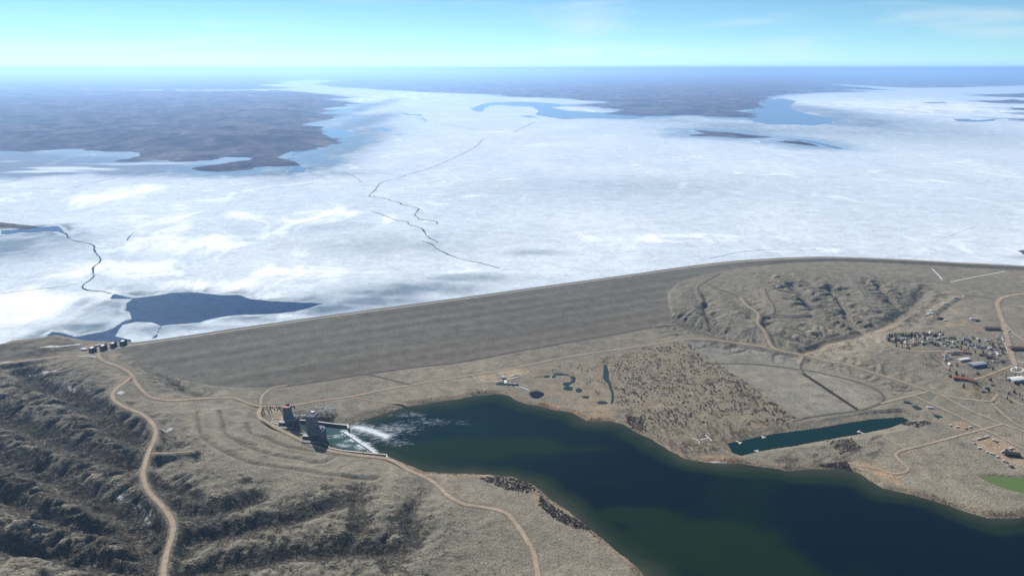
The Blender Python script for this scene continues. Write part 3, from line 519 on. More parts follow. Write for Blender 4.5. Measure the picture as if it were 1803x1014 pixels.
# ------------------------------------------------------------------ roads and tracks draped on the ground
def road_mat(name, c, var=0.18, edge=None):
    t = NT(name); p = t.pos(); k = t.rng(t.noise(0.05, 5, p, 0.65), 0.3, 0.7, 1 - var, 1 + var)
    e = t.n('SeparateColor', Color=t.attr('col')).outputs[0]; e = t.rng(t.math('ADD', e, t.rng(t.noise(0.11, 4, p, 0.7), 0.3, 0.7, -0.45, 0.45)), 0.30, 0.75, 0.0, 1.0)
    cc = t.mixc(e, col4(c), col4(edge or (c[0] * 0.62, c[1] * 0.66, c[2] * 0.72)))
    v = t.n('VectorMath', _operation='SCALE', i0=cc); t.t.links.new(k, v.inputs['Scale'])
    t.bump(t.noise(0.6, 3, p), 0.15); return t.set(Base__Color=v.outputs[0], Roughness=0.95, Specular__IOR__Level=0.0)
RM = {'dirt': road_mat('graded_gravel', (.335, .262, .185)), 'dark': road_mat('old_asphalt', (.125, .11, .09), 0.3), 'orange': road_mat('rust_clay', (.36, .23, .14), 0.3), 'black': road_mat('wet_ditch_mud', (.05, .042, .034), 0.3), 'white': road_mat('spillway_concrete', (.72, .69, .63), 0.08), 'tanline': road_mat('sand_wash', (.38, .29, .19), 0.3)}
def ribbon(name, L, wd, mat, lift, crown=0.15, wob=0.12):
    L = np.asarray(L); t = np.gradient(L[:, :2], axis=0); t /= np.linalg.norm(t, axis=1)[:, None] + 1e-9; nr = np.stack([-t[:, 1], t[:, 0]], 1)
    k = np.array([-0.5, -0.25, 0, 0.25, 0.5]); w = wd * np.clip(1 + wob * fbm(np.arange(len(L)) * 6.0, np.zeros(len(L)), 60, 2, int(abs(L[0, 0])) % 97), 0.5, 1.9)
    co = np.zeros((len(L), 5, 3)); co[..., :2] = L[:, None, :2] + nr[:, None, :] * (k[None, :, None] * w[:, None, None]); co[..., 2] = L[:, None, 2] + lift + crown * (1 - (2 * k[None, :]) ** 2)
    i = np.arange(len(L) * 5).reshape(-1, 5); q = np.stack([i[:-1, :-1], i[1:, :-1], i[1:, 1:], i[:-1, 1:]], -1).reshape(-1, 4)[:, ::-1]
    ec = np.repeat((np.abs(2 * k) ** 2.6)[None, :], len(L), 0)
    return raw_mesh(name, co.reshape(-1, 3), q, mat, {'col': np.repeat(ec[..., None], 3, -1)}, True)
for nm, wd, tone, L in road_lines:
    L = L.copy()
    if tone == 'black': L[:, 2] -= 2.4
    if nm == 'toe_drain': L[:, 2] = np.maximum(L[:, 2], GN.samp(np.where(FS > -8, DAMZ, -9), L[:, 0], L[:, 1]) + 0.6)
    struct(ribbon(nm, L, wd, RM[tone], 0.12 + 0.004 * len(L) % 0.06))
struct(ribbon('road', np.column_stack([CREST, np.full(len(CREST), ZC)]), 12.0, RM['dirt'] if False else road_mat('crest_gravel', (.33, .285, .22)), 0.15))

# ------------------------------------------------------------------ river and pond water
def water_mat(name, rough=0.10, amp=0.35, sc=0.10, attr=True, c=(.02, .06, .09), foam=False, spec=0.02):
    t = NT(name); p = t.pos(); base = t.attr('col') if attr else col4(c)
    t.bump(t.math('ADD', t.noise(sc, 3, p, 0.6), t.math('MULTIPLY', t.noise(sc * 4, 2, p), 0.35)), amp)
    r = rough
    if foam:
        fo = t.attr('foam'); sep = t.n('SeparateColor', Color=fo).outputs[0]
        k = t.math('ADD', t.rng(t.noise(0.14, 7, t.pos((0.42, 1.5, 1.0), (0, 0, 0.30)), 0.74, 0.8), 0.30, 0.70, -0.95, 0.12), t.math('MULTIPLY', sep, 1.65))
        k = t.rng(k, 0.20, 1.0, 0.0, 0.85); base = t.mixc(k, base, (.72, .76, .78, 1)); r = t.math('ADD', t.math('MULTIPLY', k, 0.7), rough)
    return t.set(Base__Color=base, Roughness=r, Specular__IOR__Level=spec)
GR = Grid(np.arange(-720, 2700, 9.0), np.arange(600, 1860, 7.0))
rs = GR.sdf(river_w, 60); X2, Y2 = GR.X, GR.Y
p1, p2 = fbm(X2, Y2, 380, 3, 301), fbm(X2 * 0.75 + Y2 * 0.66, (Y2 * 0.75 - X2 * 0.66) * 2.2, 420, 3, 311)
rc = np.empty(GR.shape + (3,)); rc[:] = C(.002, .007, .014)
edge = rs + 34 * fbm(X2, Y2, 170, 3, 321)
rc = paint(rc, C(.003, .016, .008), sstep(0.0, 0.45, p2) * 0.9)
gmk = np.zeros(GR.shape)
for px, py, rx, ry, k in [(800, 792, 130, 55, 1.0), (900, 782, 120, 40, .9), (960, 790, 90, 25, .7), (1110, 905, 120, 45, .85), (1230, 950, 200, 60, 1.0), (1320, 1000, 160, 90, .9), (1060, 850, 80, 22, .6), (1040, 790, 110, 20, .5)]:
    c0 = W(px, py, 0); gmk = np.maximum(gmk, k * np.exp(-((X2 - c0[0]) / rx) ** 2 - ((Y2 - c0[1]) / ry) ** 2))
p3 = fbm(X2 * 0.75 + Y2 * 0.66, (Y2 * 0.75 - X2 * 0.66) * 1.8, 160, 4, 331)
rc = paint(rc, C(.004, .018, .022), sstep(760, 200, np.hypot(X2 - W(640, 765, 0)[0], (Y2 - W(640, 765, 0)[1]) * 2)) * 0.8)
rc = paint(rc, C(.010, .026, .008), sstep(0.22, 0.60, gmk * (1 + 0.8 * p3) + 0.30 * p2) * sstep(0.03, 0.3, gmk) * 0.7)
rc = paint(rc, C(.013, .026, .012), sstep(62, 44, edge) * 0.85); rc = paint(rc, C(.030, .038, .024), sstep(34, 20, edge) * 0.8); rc = paint(rc, C(.055, .055, .038), sstep(12, 0, edge) * 0.8)
foam = np.zeros(GR.shape)
def fblob(px, py, rx, ry, k, ang=0.0):
    global foam
    c0 = W(px, py, 0); dx, dy = X2 - c0[0], Y2 - c0[1]; u = dx * math.cos(ang) + dy * math.sin(ang); v = -dx * math.sin(ang) + dy * math.cos(ang)
    foam = np.maximum(foam, k * np.exp(-(u / rx) ** 2 - (v / ry) ** 2))
weir = WL([(603, 761), (615, 769), (630, 779), (645, 789), (656, 797)], 0); wdist, _ = GR.line(weir, 80)
side = (X2 - weir[0, 0]) * (weir[-1, 1] - weir[0, 1]) - (Y2 - weir[0, 1]) * (weir[-1, 0] - weir[0, 0]) < 0
foam = np.maximum(foam, np.where(side, np.exp(-(wdist / 15) ** 2) * 1.15, 0.0))
tail = WL([(628, 752), (650, 757), (680, 768)], 0); td, _ = GR.line(tail, 120)
foam = np.maximum(foam, 0.95 * np.exp(-(td / 14) ** 2)); foam = np.maximum(foam, 0.55 * np.exp(-(td / 45) ** 2))
fblob(690, 755, 100, 50, .50); fblob(760, 742, 130, 32, .40); fblob(815, 746, 70, 14, .36); fblob(605, 784, 34, 14, .62, -.3); fblob(592, 768, 34, 18, .55); fblob(615, 776, 24, 14, .6); fblob(720, 730, 70, 25, .45); fblob(640, 785, 30, 30, .7); fblob(700, 780, 70, 30, .42); fblob(535, 748, 14, 10, .25)
teal = WL([(525, 745), (620, 750), (650, 795), (550, 780)], 0); ts = GR.sdf(teal, 40); rc = paint(rc, C(.05, .10, .105), sstep(-20, 12, ts) * np.clip(0.45 + 1.2 * p3, 0.15, 0.8)); rc = paint(rc, C(.035, .06, .03), np.exp(-((X2 - W(583, 778, 0)[0]) / 22) ** 2 - ((Y2 - W(583, 778, 0)[1]) / 12) ** 2) * 0.9)
struct(GR.mesh('river_water', np.zeros(GR.shape), water_mat('river_water', 0.10, 0.30, 0.10, foam=True), {'col': rc, 'foam': np.repeat(foam[..., None], 3, -1)}, rs > -45))
def poly_obj(name, pts, z, mat, grow=3.0):
    pts = np.asarray(pts); c = pts.mean(0); d = pts - c; pts = c + d * (1 + grow / (np.linalg.norm(d, axis=1)[:, None] + 1e-6))
    me = bpy.data.meshes.new(name); a = 0.5 * np.sum(pts[:, 0] * np.roll(pts[:, 1], -1) - np.roll(pts[:, 0], -1) * pts[:, 1])
    if a < 0: pts = pts[::-1]
    me.from_pydata([(p[0], p[1], z) for p in pts], [], [tuple(range(len(pts)))]); me.materials.append(mat)
    o = bpy.data.objects.new(name, me); COL.objects.link(o); return o
WMAT = {'marina_water': water_mat('marina_water', 0.1, 0.2, 0.12, False, (.004, .024, .024)), 'lagoon_water': water_mat('lagoon_water', 0.1, 0.1, 0.12, False, (.10, .15, .05)), 'pond_water': water_mat('pond_water', 0.12, 0.1, 0.15, False, (.022, .045, .05)), 'round_pond_water': water_mat('round_pond_water', 0.12, 0.1, 0.2, False, (.012, .016, .03))}
for nm, z, pw, s in WATER: struct(poly_obj(nm, pw, z, WMAT[nm], 5.0 if nm in ('marina_water', 'pond_water') else 3.0))

# ------------------------------------------------------------------ lake: water sheet, ice sheet with open leads, far shores
def inv_rows(y0, y1, px): return 1.0 / np.arange(1.0 / y0, 1.0 / y1, -px / (838.0 * F))
def lvl(px_list, z=ZL): return WL(px_list, z)
LEADS = [ZM(0, 380, 3.005, p) for p in (
 [(575, 440), (598, 410), (650, 420), (708, 434), (760, 430), (830, 418), (900, 407), (1000, 402), (1060, 405), (1120, 412), (1180, 418), (1260, 416), (1330, 438), (1450, 450), (1600, 458), (1725, 461), (1650, 485), (1560, 508), (1480, 518), (1300, 524), (1180, 535), (1100, 552), (1050, 568), (960, 572), (862, 582), (852, 605), (838, 645), (798, 652), (820, 615), (842, 580), (800, 566), (720, 562), (652, 578), (642, 600), (612, 634), (700, 655), (690, 690), (560, 690), (460, 680), (390, 690), (330, 690), (230, 690), (240, 635), (270, 610), (330, 612), (400, 637), (460, 627), (540, 613), (590, 592), (640, 562), (688, 545), (682, 515), (655, 500), (668, 462), (700, 440), (625, 442)],
 [(0, 78), (60, 74), (170, 60), (230, 58), (310, 52), (362, 100), (350, 104), (300, 84), (240, 84), (160, 92), (100, 90), (60, 97), (0, 100)],
 [(1503, 518), (1512, 520), (1506, 545), (1500, 572), (1492, 572), (1500, 545)])]
LEADS += [ZM(650, 100, 3.005, p) for p in ([(540, 275), (590, 255), (640, 243), (800, 238), (900, 243), (1000, 250), (1040, 262), (960, 270), (1040, 285), (1150, 292), (1280, 300), (1380, 300), (1470, 320), (1400, 332), (1250, 327), (1130, 327), (1040, 332), (950, 320), (880, 307), (900, 287), (860, 264), (760, 262), (700, 256), (640, 260), (604, 276), (602, 292), (560, 289)], [(150, 283), (195, 300), (210, 306), (270, 306), (305, 345), (296, 346), (260, 312), (200, 310)], [(40, 388), (60, 380), (110, 380), (115, 395), (165, 415), (150, 416), (100, 394), (60, 388)], [(795, 313), (840, 312), (885, 323), (830, 320)])]
LEADS += [ZM(1203, 100, 3.005, p) for p in ([(420, 230), (520, 222), (600, 235), (560, 262), (600, 290), (700, 312), (800, 330), (780, 350), (700, 365), (600, 360), (450, 358), (370, 345), (300, 300), (420, 270)], [(1420, 330), (1500, 330), (1560, 338), (1640, 330), (1665, 328), (1640, 340), (1540, 346), (1450, 342)], [(1260, 242), (1380, 240), (1390, 246), (1300, 248)], [(500, 428), (640, 440), (860, 490), (820, 488), (640, 448)])]
LEADS += [ZM(0, 100, 2.576, p) for p in ([(1300, 470), (1330, 430), (1420, 410), (1440, 415), (1350, 440), (1320, 470), (1390, 510), (1380, 526), (1300, 522), (1330, 505)], [(1390, 340), (1480, 325), (1640, 345), (1560, 365), (1420, 360)], [(1250, 262), (1400, 255), (1500, 240), (1640, 232), (1560, 250), (1400, 265)])]
LAND = [[(-1500, 270), (-400, 258), (0, 258), (20, 260), (45, 266), (80, 262), (110, 262), (160, 272), (205, 270), (225, 277), (240, 281.5), (270, 277), (300, 277), (345, 273), (350, 279), (370, 285), (395, 276), (425, 276.5), (405, 285), (372, 296), (400, 301), (440, 294.5), (480, 292), (515, 291), (518, 283), (512, 276), (530, 262), (560, 254), (595, 249), (590, 244), (560, 240), (543, 230), (555, 220), (610, 205), (560, 200), (600, 195), (560, 192), (625, 184), (585, 177), (620, 172), (560, 166), (505, 161), (400, 161.8), (229, 161.5), (100, 160), (-1500, 160)],
 [(-3000, 159), (100, 158.5), (229, 158.5), (400, 158.5), (495, 156.5), (505, 154), (430, 152), (500, 147), (485, 144), (555, 140.5), (600, 142), (560, 148), (590, 153), (650, 156.6), (760, 162.6), (876, 166.6), (896, 170.5), (943, 171.5), (999, 174), (1043, 177), (1076, 180.5), (1040, 184), (1000, 186), (1060, 189), (1100, 194), (1108, 199), (1080, 200.5), (1140, 207), (1203, 203.5), (1253, 207), (1303, 210), (1325, 208), (1320, 200), (1302, 196), (1345, 190), (1349, 180), (1346, 175), (1390, 166), (1440, 163.5), (1530, 161.6), (1440, 157.5), (1562, 159), (1510, 154), (1448, 149), (1500, 149.5), (1536, 152), (1602, 155), (1685, 154), (1803, 150), (3500, 146), (3500, 127.5), (-3000, 127.5)],
 ZM(1203, 100, 3.005, [(50, 388), (120, 392), (200, 398), (380, 415), (480, 428), (380, 432), (280, 432), (200, 425), (60, 422), (30, 416), (110, 406)]), ZM(1203, 100, 3.005, [(490, 452), (530, 444), (620, 447), (700, 465), (740, 478), (680, 476), (600, 462)]),
 ZM(1203, 100, 3.005, [(1540, 203), (1660, 200), (2400, 205), (2400, 220), (1800, 216), (1650, 212)]), ZM(1203, 100, 3.005, [(1556, 232), (1660, 235), (1900, 234), (1900, 250), (1700, 248), (1600, 243)]), ZM(1203, 100, 3.005, [(1720, 272), (1900, 274), (1900, 288), (1760, 284)]), ZM(1203, 100, 3.005, [(1675, 297), (1803, 298), (1900, 302), (1780, 303)]), ZM(1203, 100, 3.005, [(1660, 328), (1803, 331), (1900, 334), (1803, 336)]),
 [(-200, 386), (-60, 389), (0, 391), (25, 394), (55, 397), (74, 399.5), (40, 404), (10, 402), (-60, 404), (-200, 408)], [(1790, 441), (1812, 438), (1900, 440), (1900, 460), (1810, 456)]]
def soft_spots(G, spots):                               # darker, thinner ice: (pixel x, y, radius in metres across, along, weight)
    m = np.zeros(G.shape)
    for px, py, rx, ry, k in spots:
        c0 = W(px, py, ZL); m = np.maximum(m, k * np.exp(-((G.X - c0[0]) / rx) ** 2 - ((G.Y - c0[1]) / ry) ** 2))
    return m
THIN = [(20, 435, 330, 330, .85), (70, 430, 200, 260, .7), (640, 530, 260, 75, .95), (740, 508, 260, 100, .85), (830, 490, 220, 80, .6), (580, 543, 200, 60, 1.1), (680, 515, 220, 90, .9), (180, 545, 90, 110, .6), (145, 532, 50, 60, .5), (160, 575, 130, 35, .85), (250, 580, 90, 45, .75), (350, 577, 170, 26, .65), (450, 563, 200, 26, .6), (540, 550, 160, 26, .6), (320, 514, 90, 22, .5),
 (555, 288, 330, 900, 1.2), (600, 262, 350, 1300, 1.2), (630, 240, 420, 1800, 1.1), (640, 215, 420, 2500, 1.0), (640, 190, 350, 5000, .8), (470, 305, 800, 260, 1.0), (330, 309, 700, 200, .8), (1330, 225, 1500, 1600, .7), (1470, 212, 1500, 2500, .95), (1420, 195, 900, 5000, .9), (1560, 232, 1800, 1500, .6), (1650, 240, 2000, 1500, .35), (1400, 190, 700, 5000, .6), (1180, 212, 700, 900, .7), (1100, 205, 900, 1200, .6), (1800, 453, 90, 30, .4), (940, 445, 160, 60, .45), (1100, 330, 1200, 600, .35), (700, 430, 500, 260, .35), (550, 400, 320, 150, .35)]
WHITE = [(400, 390, 700, 330, 1.0), (560, 375, 380, 180, 1.0), (300, 430, 500, 260, 1.0), (250, 470, 420, 220, 1.0), (420, 500, 500, 90, 1.0), (60, 530, 420, 180, 1.0), (680, 390, 50, 260, .7), (500, 480, 300, 80, .9), (230, 340, 700, 400, .7), (600, 270, 900, 300, .5), (700, 170, 1500, 5000, .9), (1600, 185, 3500, 5000, 1.0), (1500, 200, 1500, 2000, .8), (1200, 420, 1600, 90, .5), (1500, 440, 900, 60, .5), (850, 480, 500, 40, .8), (1000, 190, 600, 500, .6), (1050, 197, 700, 500, .9)]
def ice(name, G, mat, jagw, far):
    lead = np.full(G.shape, -400.0)
    for p in LEADS: lead = np.maximum(lead, G.sdf(lvl(p), 400))
    jg = fbm(G.X, G.Y, jagw, 4, 401) * jagw * 0.10
    H = ZL + np.clip(-(lead + jg) * 0.06, -2.0, 0.35)
    land = np.full(G.shape, -3000.0)
    for p in LAND: land = np.maximum(land, G.sdf(lvl(p), 3000))
    a = fbm(G.X, G.Y * 0.7, 900, 5, 411); c3 = fbm(G.X, G.Y, 120, 4, 431); b = fbm(G.X + 60 * c3, G.Y * 0.85 + 0.2 * G.X + 60 * c3, 420, 5, 421, 0.55)
    base = np.empty(G.shape + (3,)); base[:] = C(.60, .66, .715)
    base = paint(base, C(.675, .725, .765), sstep(-0.2, 0.4, a))
    wm = soft_spots(G, WHITE)
    tm = soft_spots(G, THIN); tm2 = np.clip(tm * (1 + 1.0 * a + 0.8 * c3), 0, 1); base = paint(base, C(.14, .20, .26), tm2 * 0.85)
    inlet = sstep(-150, 250, G.sdf(lvl([(-900, 262), (0, 258), (160, 274), (300, 280), (400, 292), (520, 296), (400, 306), (270, 307), (130, 311), (0, 319), (-900, 345)]), 400) + 300 * b)
    base = paint(base, C(.11, .15, .23), inlet * 0.8); base = paint(base, C(.75, .8, .83), inlet * sstep(0.16, 0.34, fbm(G.X, G.Y * 4.5, 1500, 4, 441)) * 0.8)
    base = paint(base, C(.12, .18, .22), sstep(-110 if not far else -70, -2, lead + 60 * c3) * (lead < 4) * np.clip(0.55 + 1.5 * c3 + a, 0, 1) * 0.8 * (0.3 if far else 1.0))
    base = paint(base, C(.84, .87, .88), np.exp(-((lead + 7 + 8 * c3) / 5.0) ** 2) * sstep(-0.1, 0.3, a + c3) * 0.9)
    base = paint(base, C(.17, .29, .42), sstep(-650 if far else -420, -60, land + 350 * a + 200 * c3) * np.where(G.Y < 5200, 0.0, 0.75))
    im = np.stack([np.clip(wm, 0, 1) * (1 - tm2), np.clip(tm2 + inlet, 0, 1), 0 * wm], -1)
    return struct(G.mesh(name, H, mat, {'col': base, 'mask': im}, (land < 250) & ((G.sdf(lake_near, 60) > -45) if not far else True)))
def ice_mat():
    t = NT('lake_ice'); p = t.pos(); sp = t.n('SeparateColor', Color=t.attr('mask'))
    a = t.rng(t.noise(0.010, 8, t.pos((1, 1.3, 1), (0, 0, -0.35)), 0.75), 0.3, 0.7, 0.80, 1.14); b = t.rng(t.noise(0.045, 7, p, 0.88), 0.3, 0.72, 0.72, 1.20)
    c = t.n('VectorMath', _operation='SCALE', i0=t.attr('col')); t.t.links.new(t.math('MULTIPLY', a, b), c.inputs['Scale'])
    big = t.noise(0.0028, 10, t.pos((1.0, 0.62, 1), (0, 0, 0.5)), 0.66, 1.2); w = t.rng(t.math('ADD', big, t.math('MULTIPLY', sp.outputs[0], 0.20)), 0.58, 0.74, 0.0, 0.95)
    w = t.math('MULTIPLY', w, t.rng(sp.outputs[1], 0.1, 0.6, 1.0, 0.15)); cc = t.mixc(w, c.outputs[0], (.90, .915, .92, 1))
    fr = t.math('ABSOLUTE', t.math('SUBTRACT', t.noise(0.0045, 6, p, 0.6, 0.9), 0.5)); cc = t.mixc(t.rng(fr, 0.0, 0.005, 0.42, 0.0), cc, (.30, .37, .43, 1))
    t.bump(t.noise(0.04, 6, p, 0.75), 0.9); return t.set(Base__Color=cc, Roughness=0.9, Specular__IOR__Level=0.0)
MI = ice_mat()
GI = Grid(np.arange(-4700, 5300, 11.0), np.sort(np.append(inv_rows(2050, 6395, 1.0), 6400.0)))
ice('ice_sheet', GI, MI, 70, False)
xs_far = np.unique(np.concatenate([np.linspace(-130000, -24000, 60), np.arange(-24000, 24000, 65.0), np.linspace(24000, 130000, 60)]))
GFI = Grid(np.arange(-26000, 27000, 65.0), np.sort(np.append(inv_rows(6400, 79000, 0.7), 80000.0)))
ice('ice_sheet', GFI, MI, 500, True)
GFL = Grid(xs_far, np.sort(np.append(inv_rows(4700, 135000, 0.6), 135000.0)))
def far_land():
    x, y = GFL.X, GFL.Y; land = np.full(GFL.shape, -3000.0); isl = np.full(GFL.shape, -3000.0)
    for p in LAND[:2]: land = np.maximum(land, GFL.sdf(lvl(p), 3000))
    for p in LAND[2:-2]: isl = np.maximum(isl, GFL.sdf(lvl(p), 3000))
    j = fbm(x, y, 600, 5, 501, 0.6) * 260 + fbm(x, y, 1900, 4, 503) * 700 * sstep(-1200, 0, -np.abs(land)); l = np.maximum(land + j, isl + 60 * fbm(x, y, 400, 3, 505))
    near = sstep(40000, 12000, y)
    rid = fbm(x + 200 * fbm(x, y, 800, 2, 515), y, 950, 5, 511, 0.55, True)
    Hh = np.where(l > 0, ZL + 0.5 + np.minimum(l * 0.03, 16) + sstep(0, 900, l) * (75 * (rid + 0.15) + 30 * fbm(x, y, 3500, 3, 521)).clip(-10, None), ZL - 0.5 + np.maximum(l * 0.02, -8))
    Hh = np.where(y > 79000, np.maximum(Hh, ZL + 1), Hh)
    a, b = fbm(x, y, 1400, 5, 531), fbm(x, y * 0.5, 350, 4, 541)
    c = np.empty(GFL.shape + (3,)); c[:] = C(.165, .13, .155); c = paint(c, C(.25, .20, .215), sstep(-0.05, 0.45, a + 0.4 * b)); c = paint(c, C(.06, .048, .072), sstep(0.0, 0.4, -b - 0.3 * a) * 0.85)  # violet cast of distance haze mixed into the land's base colours
    c = paint(c, C(.3, .27, .23), sstep(0.3, 0.5, fbm(x, y * 0.8, 5000, 3, 551)) * 0.35)
    keep = (Hh > ZL - 4) | (y > 75000)
    struct(GFL.mesh('hills', Hh, ground_mat('far_prairie_haze_tint', 0.55, 0.60, 30.0, 0.0016, 0.006), {'col': c}, keep))
far_land()
GIS = Grid(np.arange(-2950, -1500, 9.0), np.arange(3000, 4300, 14.0))
def islets():
    for p in LAND[-2:]:
        pw = lvl(p); g = Grid(np.arange(pw[:, 0].min() - 60, min(pw[:, 0].max(), 5000) + 60, 12.0), np.arange(pw[:, 1].min() - 60, pw[:, 1].max() + 60, 12.0)); s = g.sdf(pw, 80) + 14 * fbm(g.X, g.Y, 80, 3, 561)
        Hh = ZL - 1 + np.where(s > 0, 1 + np.minimum(s * 0.12, 12), s * 0.1) + np.clip(s / 60, 0, 1) * 6 * fbm(g.X, g.Y, 120, 4, 571)
        b = fbm(g.X, g.Y, 70, 4, 581); c = np.empty(g.shape + (3,)); c[:] = C(.13, .11, .09); c = paint(c, C(.055, .05, .045), sstep(0, .4, b))
        struct(g.mesh('island', Hh, M_LAND, {'col': c}, s > -60))
islets()
lw = water_mat('lake_water', 0.14, 0.5, 0.06, False, (.016, .045, .11), spec=0.07)
lt = lw.node_tree; ln = lt.nodes.new('ShaderNodeTexNoise'); ln.inputs['Scale'].default_value = 0.03; ln.inputs['Detail'].default_value = 7; ln.inputs['Roughness'].default_value = 0.75; lg = lt.nodes.new('ShaderNodeNewGeometry'); lt.links.new(lg.outputs['Position'], ln.inputs['Vector'])
lr = lt.nodes.new('ShaderNodeValToRGB'); lr.color_ramp.elements[0].position = 0.35; lr.color_ramp.elements[0].color = (.006, .024, .07, 1); lr.color_ramp.elements[1].position = 0.72; lr.color_ramp.elements[1].color = (.032, .066, .13, 1); lt.links.new(ln.outputs['Fac'], lr.inputs['Fac']); lt.links.new(lr.outputs['Color'], [n for n in lt.nodes if n.type == 'BSDF_PRINCIPLED'][0].inputs['Base Color'])
lake_pl = np.vstack([lake_near[:-4] - np.array([0, 8.0]), [[9000, 4500], [70000, 95000], [-70000, 95000], [-9000, 2500]]])
struct(poly_obj('lake_water', lake_pl, ZL - 0.25, lw, 0.0))
# cracks in the ice: open seams of water
CR = [(ZM(550, 280, 4.5075, [(690, 150), (570, 180), (530, 200), (500, 245), (455, 285), (452, 298), (500, 305), (600, 320), (620, 330), (690, 348), (710, 362), (750, 370), (835, 393), (836, 410), (812, 440), (830, 460), (860, 480), (980, 495), (988, 520)]), 7), (ZM(550, 280, 4.5075, [(460, 415), (520, 430), (600, 462), (680, 488), (750, 500), (770, 522), (860, 550), (890, 580), (915, 618), (985, 652), (985, 665)]), 6), (ZM(550, 280, 4.5075, [(865, 652), (940, 675), (1000, 720), (1120, 775), (1230, 805), (1350, 830), (1480, 865)]), 6),
 (ZM(0, 380, 3.005, [(350, 90), (365, 122), (430, 140), (470, 148), (495, 160), (500, 185), (515, 205), (535, 235), (490, 280), (495, 320), (440, 370), (455, 392), (540, 400), (590, 412)]), 6.5), (ZM(0, 380, 3.005, [(0, 412), (200, 388), (330, 375), (410, 360)]), 3.5), ([(850, 245), (842, 255), (830, 263), (800, 278), (766, 293), (735, 303), (703, 313)], 7), ([(850, 245), (880, 241), (925, 240)], 8), ([(905, 233), (918, 226), (943, 215)], 12), ([(0, 332), (60, 332), (115, 332), (150, 325), (203, 315)], 5), ([(550, 298), (600, 303), (625, 312), (637, 322)], 5), ([(777, 217), (800, 222), (840, 229)], 10), ([(224, 424), (228, 417), (237, 409)], 4), ([(1250, 455), (1330, 441), (1450, 440)], 3), ([(705, 238), (745, 240), (775, 241)], 8)]
MC = plain_mat('crack_water', (.03, .06, .09), 0.9, 0.2, 0.05, 0.0)
for pts, wd in CR:
    P = lvl(pts); L = spline(P, 12.0); L[:, 0] += 7 * fbm(L[:, 0], L[:, 1], 60, 3, 601); struct(ribbon('ice_crack', np.column_stack([L, np.full(len(L), ZL + 0.35)]), wd, MC, 0.35, 0.0, 1.3))
struct(ribbon('pressure_ridge', np.column_stack([spline(lvl([(1665, 418), (1690, 408), (1718, 398)]), 15), np.full(len(spline(lvl([(1665, 418), (1690, 408), (1718, 398)]), 15)), ZL + 0.4)]), 6, plain_mat('ridge_snow', (.85, .87, .88), .7, .05), 0.5, 1.0, 1.0))

# ------------------------------------------------------------------ building helpers
def empty(name, loc, rz=0.0):
    o = bpy.data.objects.new(name, None); COL.objects.link(o); o.location = loc; o.rotation_euler = (0, 0, rz); o.empty_display_size = 1; return o
def tag(o, label, cat, group=None):
    o['label'] = label; o['category'] = cat
    if group: o['group'] = group
    return o
class MB:
    def __init__(s): s.v, s.f = [], []
    def prism(s, poly, z0, z1, top=None):               # upright prism over a plan outline, optional smaller top outline
        n = len(poly); b = len(s.v); top = top or poly
        s.v += [(x, y, z0) for x, y in poly] + [(x, y, z1) for x, y in top]
        s.f += [tuple(b + i for i in range(n))[::-1], tuple(b + n + i for i in range(n))] + [(b + i, b + (i + 1) % n, b + n + (i + 1) % n, b + n + i) for i in range(n)]; return s
    def box(s, x0, x1, y0, y1, z0, z1): return s.prism([(x0, y0), (x1, y0), (x1, y1), (x0, y1)], z0, z1)
    def gable(s, x0, x1, y0, y1, z0, z1, ov=0.6):      # ridge along x
        ym = (y0 + y1) / 2; b = len(s.v); x0 -= ov; x1 += ov; y0 -= ov; y1 += ov
        s.v += [(x0, y0, z0), (x1, y0, z0), (x1, y1, z0), (x0, y1, z0), (x0, ym, z1), (x1, ym, z1)]
        s.f += [tuple(b + i for i in q) for q in ((3, 2, 1, 0), (0, 1, 5, 4), (2, 3, 4, 5), (1, 2, 5), (3, 0, 4))]; return s
    def bar(s, p, q, r0, r1, n=5):
        p, q = Vector(p), Vector(q); d = (q - p).normalized(); u = d.orthogonal().normalized(); w = d.cross(u); b = len(s.v)
        for c, r in ((p, r0), (q, r1)):
            for i in range(n): a = 2 * math.pi * i / n; s.v.append(tuple(c + u * (r * math.cos(a)) + w * (r * math.sin(a))))
        s.f += [(b + i, b + (i + 1) % n, b + n + (i + 1) % n, b + n + i) for i in range(n)] + [tuple(b + n + i for i in range(n)), tuple(b + i for i in range(n))[::-1]]; return s
    def mesh(s, name, mat):
        me = bpy.data.meshes.new(name); me.from_pydata(s.v, [], s.f); me.materials.append(mat); me.update(); return me
    def obj(s, name, mat, parent=None):
        o = bpy.data.objects.new(name, s.mesh(name, mat)); COL.objects.link(o); o.parent = parent; return o
def link(me, name, parent): o = bpy.data.objects.new(name, me); COL.objects.link(o); o.parent = parent; return o
def chamf(x0, x1, y0, y1, c): return [(x0 + c, y0), (x1 - c, y0), (x1, y0 + c), (x1, y1 - c), (x1 - c, y1), (x0 + c, y1), (x0, y1 - c), (x0, y0 + c)]
def z_at(x, y, py):                                     # height over (x, y) that shows on photo row py
    d = ray(CX, py); return HC + d[2] / d[1] * y
CONC = plain_mat('weathered_concrete', (.15, .162, .178), 0.85, 0.14, 0.12); CONC2 = plain_mat('dark_concrete', (.085, .09, .10), 0.85, 0.18, 0.15); CONCL = plain_mat('pale_concrete', (.55, .52, .46), 0.85, 0.10, 0.15)
GLASS = plain_mat('dark_window_glass', (.03, .035, .045), 0.2, 0.2, 0.3, 0.5); STEEL = plain_mat('galvanised_steel', (.38, .39, .40), 0.5, 0.1, 0.4); REDROOF = plain_mat('red_roof_membrane', (.42, .15, .11), 0.9, 0.15); TAR = plain_mat('tar_roof', (.05, .052, .056), 0.9, 0.2); WROOF = plain_mat('white_roof_membrane', (.78, .78, .77), 0.7, 0.05)

